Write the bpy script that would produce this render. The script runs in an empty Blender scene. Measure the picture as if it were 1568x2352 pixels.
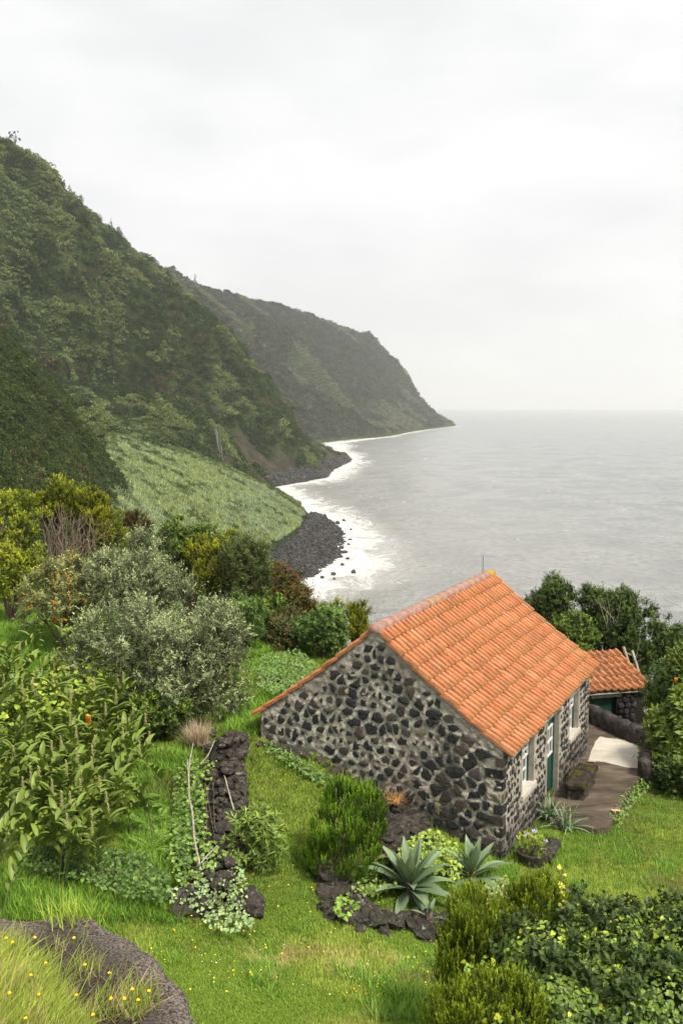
import bpy, math, random
import numpy as np
from mathutils import Vector, Matrix
sc = bpy.context.scene
COL = sc.collection
# ------------------------------------------------------------------ camera, sky, sun, exposure
CAMZ = 60.0                                   # metres above the sea
FPX, CX, CY, HOR = 2270.9, 784.0, 1176.0, 934.5
PIT = math.atan((CY - HOR) / FPX)
cam = bpy.data.cameras.new('camera')
cam.sensor_fit = 'VERTICAL'; cam.sensor_height = 36.0; cam.sensor_width = 24.0
cam.lens = FPX / 2352 * 36.0
cam.clip_start = 0.1; cam.clip_end = 200000
camo = bpy.data.objects.new('camera', cam); COL.objects.link(camo)
camo.location = (0, 0, CAMZ); camo.rotation_euler = (math.pi / 2 - PIT, 0, 0)
sc.camera = camo
SUN_EL, SUN_AZ = math.radians(54), math.radians(136)      # azimuth measured from +Y towards +X
w = bpy.data.worlds.new('World'); sc.world = w; w.use_nodes = True
nt = w.node_tree; nt.nodes.clear()
out = nt.nodes.new('ShaderNodeOutputWorld'); bg = nt.nodes.new('ShaderNodeBackground')
sky = nt.nodes.new('ShaderNodeTexSky'); sky.sky_type = 'NISHITA'; sky.sun_disc = False
sky.sun_elevation = SUN_EL; sky.sun_rotation = SUN_AZ; sky.air_density = 1.0; sky.dust_density = 3.0
dim = nt.nodes.new('ShaderNodeMix'); dim.data_type = 'RGBA'; dim.blend_type = 'MULTIPLY'; dim.inputs[0].default_value = 1
dim.inputs[7].default_value = (0.07, 0.07, 0.07, 1)
nt.links.new(sky.outputs[0], dim.inputs[6])
tc = nt.nodes.new('ShaderNodeTexCoord'); mp = nt.nodes.new('ShaderNodeMapping'); mp.inputs['Scale'].default_value = (1.5, 1.5, 4.5)
nz = nt.nodes.new('ShaderNodeTexNoise'); nz.inputs['Scale'].default_value = 1.7; nz.inputs['Detail'].default_value = 5; nz.inputs['Roughness'].default_value = .5
rp = nt.nodes.new('ShaderNodeValToRGB')
rp.color_ramp.elements[0].position = .40; rp.color_ramp.elements[0].color = (.525, .525, .528, 1)
rp.color_ramp.elements[1].position = .58; rp.color_ramp.elements[1].color = (.605, .605, .600, 1)
nt.links.new(tc.outputs['Generated'], mp.inputs[0]); nt.links.new(mp.outputs[0], nz.inputs['Vector']); nt.links.new(nz.outputs[0], rp.inputs[0])
mx = nt.nodes.new('ShaderNodeMix'); mx.data_type = 'RGBA'; mx.inputs[0].default_value = 0.93
nt.links.new(dim.outputs[2], mx.inputs[6]); nt.links.new(rp.outputs[0], mx.inputs[7])
nt.links.new(mx.outputs[2], bg.inputs[0]); bg.inputs[1].default_value = 1.0
nt.links.new(bg.outputs[0], out.inputs[0])
sl = bpy.data.lights.new('sun', 'SUN'); sl.energy = 2.7; sl.angle = math.radians(12); sl.color = (1.0, .94, .82)
so = bpy.data.objects.new('sun', sl); COL.objects.link(so)
so.rotation_euler = Vector((-math.sin(SUN_AZ) * math.cos(SUN_EL), -math.cos(SUN_AZ) * math.cos(SUN_EL), -math.sin(SUN_EL))).to_track_quat('-Z', 'Y').to_euler()
vs = sc.view_settings; vs.view_transform = 'Standard'; vs.look = 'None'; vs.exposure = 0.80; vs.gamma = 1.0; vs.use_curve_mapping = False
sc.cycles.max_bounces = 6; sc.cycles.transparent_max_bounces = 8; sc.cycles.volume_bounces = 2; sc.cycles.use_adaptive_sampling = True; sc.cycles.adaptive_threshold = .02; sc.cycles.diffuse_bounces = 3
sc.cycles.use_denoising = True

# ------------------------------------------------------------------ helpers
rng = np.random.default_rng(7)
R = random.Random(11)
CAM = np.array([0, 0, CAMZ])
def ray(px, py):
    dx, dy = (px - CX) / FPX, -(py - CY) / FPX
    c, s = math.cos(PIT), math.sin(PIT)
    return np.array([dx, c + dy * s, -s + dy * c])
def at(px, py, Y):
    d = ray(px, py); return CAM + d * (Y / d[1])
def atz(px, py, zr):                          # zr: height relative to the camera
    d = ray(px, py); return CAM + d * (zr / d[2])
def hsh(ix, iy, iz, seed):
    h = (ix.astype(np.int64) * 374761393 + iy.astype(np.int64) * 668265263 + iz.astype(np.int64) * 2147483647 + seed * 974711) & 0xffffffff
    h = ((h ^ (h >> 13)) * 1274126177) & 0xffffffff
    return ((h ^ (h >> 16)) & 0xffff) / 65535.0
def vn(p, seed=0):                            # value noise, p (n,3) -> -1..1
    i = np.floor(p).astype(np.int64); f = p - i; f = f * f * (3 - 2 * f)
    r = 0
    for dx in (0, 1):
        for dy in (0, 1):
            for dz in (0, 1):
                wgt = (f[:, 0] if dx else 1 - f[:, 0]) * (f[:, 1] if dy else 1 - f[:, 1]) * (f[:, 2] if dz else 1 - f[:, 2])
                r = r + wgt * hsh(i[:, 0] + dx, i[:, 1] + dy, i[:, 2] + dz, seed)
    return r * 2 - 1
def fbm(p, o=4, seed=0, g=.5):
    a, r, s = 1.0, 0, 0
    for k in range(o):
        r = r + a * vn(p * (2.03 ** k) + k * 17.3, seed + k); s += a; a *= g
    return r / s
def npmesh(name, V, F, mat, parent=None, smooth=False, col=None, attrs=None):
    me = bpy.data.meshes.new(name)
    V = np.asarray(V, np.float32); F = np.asarray(F, np.int32); k = F.shape[1]
    me.vertices.add(len(V)); me.vertices.foreach_set('co', V.ravel())
    me.loops.add(F.size); me.loops.foreach_set('vertex_index', F.ravel())
    me.polygons.add(len(F)); me.polygons.foreach_set('loop_start', np.arange(0, F.size, k, dtype=np.int32))
    me.update(calc_edges=True)
    me.polygons.foreach_set('use_smooth', np.full(len(F), smooth, bool))
    if col is not None:
        a = me.color_attributes.new('col', 'FLOAT_COLOR', 'POINT')
        c = np.ones((len(V), 4), np.float32); c[:, :3] = col; a.data.foreach_set('color', c.ravel())
    for n, v in (attrs or {}).items():
        a = me.attributes.new(n, 'FLOAT', 'POINT'); a.data.foreach_set('value', np.asarray(v, np.float32))
    if mat: me.materials.append(mat)
    me.validate()
    return link(bpy.data.objects.new(name, me), parent)
def link(o, parent=None):
    COL.objects.link(o)
    if parent is not None:
        o.parent = parent
        o.matrix_parent_inverse = PINV(parent)
    return o
def PINV(p):                                  # parents keep their children in world coordinates
    return Matrix.LocRotScale(p.location, p.rotation_euler, p.scale).inverted()
def thing(name, label, cat, loc, group=None):
    o = bpy.data.objects.new(name, None); o.empty_display_size = .2; COL.objects.link(o); o.location = tuple(loc)
    return tag(o, label, cat, group)
def tag(o, label=None, cat=None, group=None, kind=None):
    if label: o['label'] = label
    if cat: o['category'] = cat
    if group: o['group'] = group
    if kind: o['kind'] = kind
    return o
class MB:                                     # collects faces by hand
    def __init__(s): s.v, s.f = [], []
    def add(s, vs_, fs_):
        n = len(s.v); s.v += [tuple(x) for x in vs_]; s.f += [tuple(i + n for i in q) for q in fs_]; return s
    def box(s, o, ax, ay, az):                # corner + three edge vectors
        o, ax, ay, az = map(np.asarray, (o, ax, ay, az))
        p = [o, o + ax, o + ax + ay, o + ay]; p += [q + az for q in p]
        f = [(0, 3, 2, 1), (4, 5, 6, 7), (0, 1, 5, 4), (1, 2, 6, 5), (2, 3, 7, 6), (3, 0, 4, 7)]
        if np.dot(np.cross(ax, ay), az) < 0: f = [q[::-1] for q in f]
        return s.add(p, f)
    def tube(s, pts, rad, n=6, cap=True):
        pts = [np.asarray(p, float) for p in pts]; rings = []
        for i, p in enumerate(pts):
            t = pts[min(i + 1, len(pts) - 1)] - pts[max(i - 1, 0)]; t = t / (np.linalg.norm(t) + 1e-9)
            a = np.cross(t, (0, 0, 1) if abs(t[2]) < .9 else (1, 0, 0)); a /= np.linalg.norm(a); b = np.cross(t, a)
            r = rad[i] if hasattr(rad, '__len__') else rad
            rings.append([p + r * (math.cos(2 * math.pi * k / n) * a + math.sin(2 * math.pi * k / n) * b) for k in range(n)])
        base = len(s.v); s.v += [tuple(q) for rg in rings for q in rg]
        for i in range(len(pts) - 1):
            for k in range(n): s.f.append((base + i * n + k, base + i * n + (k + 1) % n, base + (i + 1) * n + (k + 1) % n, base + (i + 1) * n + k))
        if cap: s.f.append(tuple(base + (len(pts) - 1) * n + k for k in range(n))); s.f.append(tuple(base + k for k in range(n))[::-1])
        return s
    def mesh(s, name, mat):
        me = bpy.data.meshes.new(name); me.from_pydata(s.v, [], s.f); me.update()
        if mat: me.materials.append(mat)
        return me
    def build(s, name, mat, parent=None, smooth=False):
        me = s.mesh(name, mat)
        if smooth: me.polygons.foreach_set('use_smooth', [True] * len(me.polygons))
        return link(bpy.data.objects.new(name, me), parent)
# ------------------------------------------------------------------ materials
def mat(name, base=(.5, .5, .5), rough=.7, spec=.3):
    m = bpy.data.materials.new(name); m.use_nodes = True
    n = m.node_tree.nodes; b = n['Principled BSDF']
    b.inputs['Base Color'].default_value = (*base, 1); b.inputs['Roughness'].default_value = rough
    b.inputs['Specular IOR Level'].default_value = spec
    return m
class NT:
    def __init__(s, m): s.t = m.node_tree; s.b = s.t.nodes['Principled BSDF']; s.o = s.t.nodes['Material Output']
    def n(s, ty, **k):
        x = s.t.nodes.new('ShaderNode' + ty)
        for a, v in k.items(): setattr(x, a, v)
        return x
    def l(s, a, b): s.t.links.new(a, b)
    def pos(s): return s.n('NewGeometry').outputs['Position']
    def noise(s, scale, detail=4, rough=.55, vec=None, stretch=None, dist=0):
        x = s.n('TexNoise'); x.inputs['Scale'].default_value = scale; x.inputs['Detail'].default_value = detail
        x.inputs['Roughness'].default_value = rough; x.inputs['Distortion'].default_value = dist
        v = vec if vec is not None else s.pos()
        if stretch:
            mpp = s.n('Mapping'); mpp.inputs['Scale'].default_value = stretch; s.l(v, mpp.inputs[0]); v = mpp.outputs[0]
        s.l(v, x.inputs['Vector']); return x.outputs[0]
    def ramp(s, f, stops):
        x = s.n('ValToRGB'); e = x.color_ramp.elements
        while len(e) < len(stops): e.new(.5)
        for q, (p, c) in zip(e, stops): q.position = p; q.color = (*c, 1) if hasattr(c, '__len__') else (c, c, c, 1)
        s.l(f, x.inputs[0]); return x.outputs[0]
    def mix(s, f, a, b, mode='MIX'):
        x = s.n('Mix', data_type='RGBA', blend_type=mode)
        for k, v in ((0, f), (6, a), (7, b)):
            sock = x.inputs[k]
            if isinstance(v, (int, float)): sock.default_value = v if k == 0 else (v, v, v, 1)
            elif isinstance(v, tuple): sock.default_value = (*v, 1)
            else: s.l(v, sock)
        return x.outputs[2]
    def math(s, op, a, b=0.0, c=None, clamp=False):
        x = s.n('Math', operation=op); x.use_clamp = clamp
        for i, v in enumerate((a, b) if c is None else (a, b, c)):
            if isinstance(v, (int, float)): x.inputs[i].default_value = v
            else: s.l(v, x.inputs[i])
        return x.outputs[0]
    def attr(s, name): return s.n('Attribute', attribute_name=name)
    def bump(s, h, strength=.5, dist=.02):
        x = s.n('Bump'); x.inputs['Strength'].default_value = strength; x.inputs['Distance'].default_value = dist
        s.l(h, x.inputs['Height']); s.l(x.outputs[0], s.b.inputs['Normal'])
    def base(s, c): s.l(c, s.b.inputs['Base Color'])
def orand(t):                                 # a random number per object, per instance and per loose piece
    a = t.n('ObjectInfo').outputs['Random']; b = t.n('NewGeometry').outputs['Random Per Island']
    return t.math('FRACT', t.math('ADD', a, b))
def leaf_mat(name, rough=.5, spec=.3, trans=.3, vary=.25, inst=False, dry=None, gain=1.6):
    m = mat(name, rough=rough, spec=spec); t = NT(m)
    c = t.attr('col').outputs['Color']
    r = t.n('NewGeometry').outputs['Random Per Island']
    f = t.math('MULTIPLY', t.math('MULTIPLY_ADD', r, 2 * vary, 1 - vary), gain)
    if inst:
        f = t.math('MULTIPLY', f, t.math('MULTIPLY_ADD', t.n('ObjectInfo').outputs['Random'], .5, .75))
    hv = t.n('HueSaturation'); t.l(f, hv.inputs['Value']); t.l(c, hv.inputs['Color'])
    cc = hv.outputs[0]
    if dry:
        k = t.ramp(t.noise(dry[0], 5, .6), [(dry[1], 0.0), (dry[2], 1.0)])
        cc = t.mix(k, cc, t.mix(.75, cc, dry[3]))
    t.base(cc)
    if trans:
        tr = t.n('BsdfTranslucent'); t.l(t.mix(1.0, cc, (1.0, 1.05, .5), 'MULTIPLY'), tr.inputs[0])
        ms = t.n('MixShader'); ms.inputs[0].default_value = trans
        t.l(t.b.outputs[0], ms.inputs[1]); t.l(tr.outputs[0], ms.inputs[2]); t.l(ms.outputs[0], t.o.inputs[0])
    return m
LEAF = leaf_mat('leaf', trans=.14); LEAFG = leaf_mat('glossy_leaf', rough=.42, spec=.30, trans=.10)
GRASSM = leaf_mat('grass_blade', rough=.6, spec=.15, trans=.2, vary=.2, inst=True, dry=(.55, .56, .72, (.30, .24, .10)), gain=1.95)
FORM = leaf_mat('far_foliage', rough=.7, spec=.1, trans=.05, vary=.4, inst=True, gain=2.0)
BARK = mat('bark', (.16, .12, .09), .9, .1); t = NT(BARK)
t.base(t.ramp(t.noise(14, 5), [(.3, (.07, .05, .04)), (.7, (.27, .21, .17))])); t.bump(t.noise(40, 4), .6, .01)
PALEWOOD = mat('weathered_wood', rough=.85, spec=.15); t = NT(PALEWOOD)
t.base(t.ramp(t.noise(9, 5, .6, stretch=(1, 1, .3)), [(.3, (.22, .18, .14)), (.7, (.50, .45, .37))])); t.bump(t.noise(60, 3), .4, .006)
LAVA = mat('lava_rock', rough=.88, spec=.25); t = NT(LAVA)
rr = orand(t)
c = t.ramp(t.noise(9, 6, .65), [(.3, (.014, .012, .011)), (.52, (.058, .051, .043)), (.75, (.14, .118, .095))])
c = t.mix(t.ramp(rr, [(.35, 0.0), (1.0, 1.0)]), c, t.mix(.55, c, (.085, .062, .046)))
c = t.mix(t.ramp(t.noise(7, 7, .75), [(.57, 0.0), (.66, .75)]), c, (.34, .32, .27))
c = t.mix(t.ramp(t.noise(3.1, 5, .6), [(.60, 0.0), (.72, .7)]), c, (.06, .065, .015))
t.base(c); t.bump(t.noise(34, 6, .7), .9, .04)
BASALT = mat('wall_stone', rough=.75, spec=.35); t = NT(BASALT)
rr = orand(t)
c = t.ramp(t.noise(16, 6, .65), [(.3, (.007, .008, .010)), (.55, (.026, .026, .028)), (.85, (.085, .080, .075))])
c = t.mix(t.ramp(rr, [(.0, 0.0), (.55, .0), (.8, .75), (.95, .75), (.97, 0.0)]), c, t.mix(t.noise(11, 4), (.060, .042, .034), (.12, .095, .08)))
c = t.mix(t.ramp(rr, [(.982, 0.0), (.988, .8)]), c, (.20, .165, .10))
c = t.mix(t.ramp(t.noise(24, 5, .7), [(.66, 0.0), (.72, .7)]), c, (.36, .34, .30))
t.base(c); t.bump(t.noise(45, 6, .7), .9, .025)
MORTAR = mat('mortar', rough=.95, spec=.1); t = NT(MORTAR)
c = t.ramp(t.noise(5, 7, .65), [(.28, (.12, .105, .085)), (.44, (.38, .345, .285)), (.62, (.50, .46, .39)), (.8, (.60, .555, .48))])
c = t.mix(t.ramp(t.noise(1.1, 5, .65), [(.50, 0.0), (.72, .7)]), c, t.mix(t.noise(8, 5), (.035, .03, .026), (.16, .14, .115)))
c = t.mix(t.attr('damp').outputs['Fac'], c, t.mix(t.noise(6, 5, .7), (.03, .026, .022), (.15, .125, .10)))
t.base(c); t.bump(t.noise(22, 7, .7), 1.0, .035)
TERRA = mat('terracotta', rough=.8, spec=.2); t = NT(TERRA)
rr = orand(t)
c = t.ramp(rr, [(0, (.50, .160, .060)), (.25, (.57, .195, .076)), (.5, (.62, .235, .098)), (.75, (.55, .195, .080)), (1, (.65, .27, .125))])
c = t.mix(t.ramp(t.noise(3.5, 5, .6), [(.48, 0.0), (.78, .45)]), c, (.72, .37, .19))
c = t.mix(t.ramp(t.noise(1.2, 6, .7), [(.50, 0.0), (.70, .55)]), c, (.27, .115, .055))
c = t.mix(t.ramp(t.noise(11, 6, .75), [(.60, 0.0), (.67, .6)]), c, (.07, .05, .035))
c = t.mix(t.ramp(t.noise(26, 5, .7), [(.55, 0.0), (.68, .8)]), c, t.mix(.3, (.10, .055, .03), c))
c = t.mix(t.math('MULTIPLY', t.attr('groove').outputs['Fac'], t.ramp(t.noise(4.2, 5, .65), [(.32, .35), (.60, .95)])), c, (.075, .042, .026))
c = t.mix(t.math('MULTIPLY', t.attr('lip').outputs['Fac'], t.ramp(t.noise(7, 4, .6), [(.3, .2), (.6, .8)])), c, (.22, .11, .035))  # lichen on the lower tile edges, plus row shadow painted into the brown
t.base(c); t.bump(t.noise(60, 4), .3, .004)
RIDGE = mat('ridge_terracotta', rough=.85, spec=.15); t = NT(RIDGE)
c = t.ramp(t.noise(5, 6, .65), [(.3, (.26, .145, .115)), (.55, (.40, .235, .185)), (.8, (.47, .31, .25))])
c = t.mix(t.ramp(t.noise(22, 5, .7), [(.55, 0.0), (.66, .75)]), c, (.10, .07, .06))
c = t.mix(t.attr('lichen').outputs['Fac'], c, (.42, .27, .03)); t.base(c); t.bump(t.noise(40, 5), .5, .01)
PLASTER = mat('grey_plaster', rough=.9, spec=.15); t = NT(PLASTER)
t.base(t.ramp(t.noise(6, 6, .6), [(.3, (.24, .22, .185)), (.7, (.42, .39, .33))])); t.bump(t.noise(40, 4), .4, .005)
CONC = mat('stained_concrete', rough=.9, spec=.2); t = NT(CONC)
c = t.ramp(t.noise(1.6, 7, .65, stretch=(.55, 1.6, 1), dist=.6), [(.3, (.040, .030, .022)), (.5, (.105, .080, .058)), (.72, (.20, .160, .12))])
c = t.mix(t.ramp(t.noise(38, 5, .7), [(.5, 0.0), (.7, .5)]), c, (.05, .04, .03)); t.base(c); t.bump(t.noise(50, 5), .5, .01)
WHITEC = mat('white_concrete', rough=.9, spec=.2); t = NT(WHITEC)
t.base(t.ramp(t.noise(2.2, 7, .65, stretch=(.6, 1.6, 1)), [(.25, (.34, .30, .235)), (.45, (.50, .455, .385)), (.7, (.60, .555, .48))])); t.bump(t.noise(60, 4), .3, .004)
WHITE = mat('white_paint', (.72, .72, .70), .5, .4)
GREEN = mat('green_paint', rough=.5, spec=.4); t = NT(GREEN)
t.base(t.ramp(t.noise(9, 4, stretch=(1, 1, .2)), [(.3, (.010, .052, .038)), (.7, (.022, .085, .060))]))
GLASS = mat('dark_glass', (.012, .014, .016), .08, .5)
METAL = mat('grey_metal', (.35, .36, .37), .45, .5); NT(METAL).b.inputs['Metallic'].default_value = .6
GROUND = mat('garden_soil', rough=.95, spec=.05); t = NT(GROUND)
c = t.ramp(t.noise(3, 6, .65), [(.3, (.035, .055, .012)), (.55, (.075, .105, .022)), (.75, (.15, .125, .05))]); t.base(c); t.bump(t.noise(14, 6), .8, .05)
LEDGE = mat('weathered_ledge', rough=.95, spec=.15); t = NT(LEDGE)
c = t.ramp(t.noise(58, 8, .8), [(.40, (.006, .005, .005)), (.50, (.035, .028, .024)), (.58, (.095, .078, .066)), (.68, (.26, .23, .20))])
c = t.mix(t.ramp(t.noise(1.3, 4, .6), [(.40, 0.0), (.68, .65)]), c, t.mix(t.noise(60, 5, .7), (.05, .028, .02), (.13, .075, .055)))
c = t.mix(t.math('MULTIPLY', t.attr('edge').outputs['Fac'], t.ramp(t.noise(44, 4, .7), [(.42, 0.0), (.58, .8)])), c, (.30, .26, .22)); t.base(c); t.bump(t.noise(110, 7, .75), 1.0, .012)
CLIFF = mat('cliff_ground', rough=.95, spec=.05); t = NT(CLIFF)
up = t.n('SeparateXYZ'); t.l(t.n('NewGeometry').outputs['Normal'], up.inputs[0])
rock = t.ramp(t.noise(.16, 9, .75, stretch=(1, 1, .35)), [(.3, (.020, .017, .014)), (.5, (.070, .058, .043)), (.72, (.16, .13, .095))])
veg = t.ramp(t.noise(.035, 8, .65), [(.3, (.018, .030, .010)), (.5, (.040, .062, .018)), (.7, (.085, .11, .040))])
c = t.mix(t.attr('rock').outputs['Fac'], veg, rock); t.base(c); t.bump(t.noise(.35, 7, .7), 1.0, 3.0)
# ------------------------------------------------------------------ hills and headlands (lofted from sections, coast to crest)
def resample(P, n):
    P = np.asarray(P, float); d = np.r_[0, np.cumsum(np.linalg.norm(np.diff(P, axis=0), axis=1))]
    return np.stack([np.interp(np.linspace(0, d[-1], n), d, P[:, k]) for k in range(3)], 1)
def loft(rows, ns, nr):
    G = np.stack([resample([at(x, y, Y) for x, y in pts], ns) for Y, pts in rows])      # rows, ns, 3
    Yk = np.array([r[0] for r in rows], float); k = np.linspace(0, len(rows) - 1, nr)
    i = np.clip(np.floor(k).astype(int), 0, len(rows) - 2); f = (k - i)[:, None, None]
    p0, p1, p2, p3 = G[np.maximum(i - 1, 0)], G[i], G[i + 1], G[np.minimum(i + 2, len(rows) - 1)]
    m1, m2 = (p2 - p0) * .5, (p3 - p1) * .5
    return (2 * f**3 - 3 * f**2 + 1) * p1 + (f**3 - 2 * f**2 + f) * m1 + (-2 * f**3 + 3 * f**2) * p2 + (f**3 - f**2) * m2
def gridfaces(nr, ns, flip=False):
    i = np.arange(nr * ns).reshape(nr, ns)
    F = np.stack([i[:-1, :-1], i[:-1, 1:], i[1:, 1:], i[1:, :-1]], -1).reshape(-1, 4)
    return F[:, ::-1] if flip else F
def gnorm(G):
    a = np.gradient(G, axis=0); b = np.gradient(G, axis=1); n = np.cross(b, a); n /= np.linalg.norm(n, axis=-1, keepdims=True) + 1e-9
    if n[..., 2].mean() < 0: n = -n
    return n
def hill(name, label, rows, ns, nr, amp, fr, gully, gfreq, rockband=None, seed=1):
    G = loft(rows, ns, nr); N = gnorm(G); P = G.reshape(-1, 3)
    tt = np.tile(np.linspace(0, 1, ns), (nr, 1)); env = np.minimum(1, np.minimum(tt * 6, 1.0))
    d = (fbm(P * fr, 5, seed) * amp).reshape(nr, ns)
    if gully:                                  # gullies running down the slope
        along = np.cumsum(np.r_[0, np.linalg.norm(np.diff(G[:, ns // 2], axis=0), axis=1)])
        A = np.repeat(along[:, None], ns, 1) + (fbm(P * fr * .5, 3, seed + 9).reshape(nr, ns)) * 40
        q = np.stack([A.ravel() * gfreq, tt.ravel() * 1.6, np.zeros(A.size)], 1)
        d = d - gully * (1 - np.abs(fbm(q, 3, seed + 5)) * 2.2).reshape(nr, ns).clip(0) * np.sin(np.pi * np.clip(tt, .02, .98)) ** .5 * (1 - .85 * np.exp(-((G[..., 1] - 880) / 55) ** 2))
        q2 = np.stack([A.ravel() * gfreq * 4.2, tt.ravel() * 2.2, np.ones(A.size)], 1)
        d = d - gully * .20 * (1 - np.abs(fbm(q2, 2, seed + 7)) * 2.4).reshape(nr, ns).clip(0) * np.sin(np.pi * np.clip(tt, .02, .98)) ** .4
    G = G + N * (d * env)[..., None]
    P = G.reshape(-1, 3); N2 = gnorm(G); steep = 1 - N2[..., 2]
    rk = np.clip((steep.ravel() - .66) * 5, 0, 1) * (fbm(P * .03, 3, seed + 3) > .08) * np.clip(1.6 - P[:, 2] / 70, 0, 1) * .8
    if rockband: rk = np.maximum(rk, rockband(P, tt.ravel()))
    o = npmesh(name, P, gridfaces(nr, ns), CLIFF, smooth=True, attrs={'rock': rk})
    tag(o, label, kind='structure')
    return G, N2, rk.reshape(nr, ns), tt
HA = [(420, [(330, 1120), (290, 1020), (250, 955), (180, 850), (60, 720), (-120, 560), (-400, 350)]),
      (520, [(460, 1160), (395, 1035), (330, 970), (255, 850), (130, 690), (-40, 520), (-300, 330)]),
      (640, [(570, 1155), (520, 1085), (480, 1000), (440, 900), (330, 760), (180, 600), (30, 440), (-150, 300)]),
      (760, [(634, 1120), (605, 1085), (585, 1030), (555, 930), (470, 810), (340, 665), (200, 510), (60, 365), (-100, 290)]),
      (830, [(700, 1103), (668, 1070), (650, 1030), (615, 920), (530, 800), (420, 675), (290, 570), (180, 455), (90, 362), (0, 335), (-150, 290)]),
      (880, [(747, 1095), (715, 1065), (698, 1020), (680, 955), (620, 855), (540, 752), (430, 656), (370, 606), (290, 551), (200, 456), (100, 361), (0, 336)]),
      (1000, [(768, 1075), (730, 1040), (700, 1010), (640, 920), (540, 800), (400, 680), (200, 500), (0, 360)]),
      (1130, [(803, 1058), (778, 1036), (722, 1014), (690, 990), (600, 900), (400, 720), (200, 540), (0, 400)]),
      (1300, [(790, 1042), (740, 1032), (680, 1005), (560, 900), (380, 740), (200, 580), (0, 430)])]
def bandA(P, t):
    y = P[:, 1]; z = P[:, 2]
    return np.clip(1.3 - z / (48 + 34 * vn(P * .02, 4)), 0, 1) * (y > 560) * (y < 1200) * np.clip(vn(P * .045, 8) * 2.5 + .25, 0, 1)
A_ = hill('hillside', 'steep dark green wooded sea cliff rising along the left of the bay', HA, 150, 290, 13, .016, 74, .0115, bandA, 1)
HN = [(150, [(230, 1560), (130, 1330), (40, 1200), (-60, 1080), (-190, 950), (-350, 820)]),
      (220, [(270, 1420), (215, 1220), (160, 1130), (80, 1040), (-20, 940), (-160, 820), (-330, 690)]),
      (280, [(345, 1400), (290, 1175), (240, 1085), (175, 1000), (95, 915), (0, 830), (-120, 730), (-300, 600)]),
      (340, [(350, 1330), (320, 1160), (300, 1090), (258, 1020), (190, 930), (110, 850), (30, 770), (-60, 690), (-200, 560)]),
      (400, [(330, 1180), (300, 1100), (270, 1050), (215, 980), (130, 890), (40, 800), (-100, 680), (-250, 560)]),
      (450, [(310, 1150), (270, 1080), (230, 1020), (170, 950), (100, 870), (0, 780), (-140, 660), (-280, 560)])]
HN = [(Y, [(x - (16 if Y >= 280 else 0), y) for x, y in p_]) for Y, p_ in HN]
N_ = hill('hillside', 'dark bushy spur of the hillside standing nearer than the main cliff', HN, 80, 110, 3.2, .035, 5, .05, None, 21)
HR = [(240, [(560, 1520), (470, 1460), (380, 1400), (300, 1320), (230, 1230), (190, 1200)]),
      (300, [(560, 1400), (470, 1330), (380, 1270), (300, 1190), (230, 1130), (190, 1100)]),
      (340, [(615, 1345), (560, 1290), (460, 1240), (350, 1160), (270, 1100), (230, 1075)]),
      (390, [(672, 1286), (640, 1262), (520, 1195), (400, 1120), (300, 1062), (250, 1035)]),
      (450, [(712, 1242), (690, 1212), (560, 1138), (420, 1068), (310, 1025), (250, 1005)]),
      (520, [(728, 1202), (700, 1178), (600, 1118), (450, 1056), (330, 1015), (270, 1000)]),
      (580, [(702, 1174), (660, 1143), (596, 1106), (480, 1062), (380, 1028), (320, 1015)]),
      (640, [(655, 1150), (610, 1132), (540, 1105), (460, 1075), (400, 1050), (330, 1030)])]
R_ = hill('meadow_slope', 'pale green reed-covered slope running down to the boulder beach', HR, 80, 120, 2.2, .03, 2.5, .05, None, 33)
HB = [(1450, [(690, 1035), (630, 960), (510, 830), (430, 705), (370, 622), (300, 570)]),
      (1760, [(770, 1013), (705, 950), (610, 840), (510, 740), (440, 668), (390, 618)]),
      (2018, [(890, 1003), (805, 940), (700, 850), (600, 757), (520, 696), (450, 648)]),
      (2400, [(945, 992), (885, 945), (800, 857), (720, 777), (640, 716), (560, 675)]),
      (2800, [(1002, 984), (962, 954), (900, 885), (840, 806), (780, 750), (720, 718)]),
      (3190, [(1047, 978), (1010, 957), (960, 904), (920, 845), (882, 790), (860, 772)]),
      (3600, [(1038, 972), (1000, 952), (950, 895), (910, 835), (860, 785), (830, 770)])]
B_ = hill('headland', 'hazy green headland beyond the near cliff, falling to the sea', HB, 110, 380, 16, .008, 46, .0095, None, 51)
HC = [(4700, [(1031, 964), (1005, 964), (940, 964), (850, 964)]), (5200, [(1012, 952), (985, 946), (925, 920), (840, 900)]), (5900, [(985, 940), (968, 912), (935, 852), (850, 820)]), (6600, [(975, 935), (955, 900), (920, 850), (840, 820)])]
hill('headland', 'faint grey cliff showing just past the end of the hazy headland', HC, 60, 60, 40, .004, 40, .004, None, 61)
HD = [(11500, [(1075, 947.5), (1040, 947.5), (980, 947.5), (880, 947.5)]), (13000, [(1066, 939), (1030, 931), (985, 912), (900, 890)]), (14500, [(1050, 938), (1015, 930), (975, 910), (890, 890)])]
0 and hill('headland', 'farthest cliff, a barely visible pale outline at the horizon', HD, 24, 16, 30, .001, 0, .001, None, 71)

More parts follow.
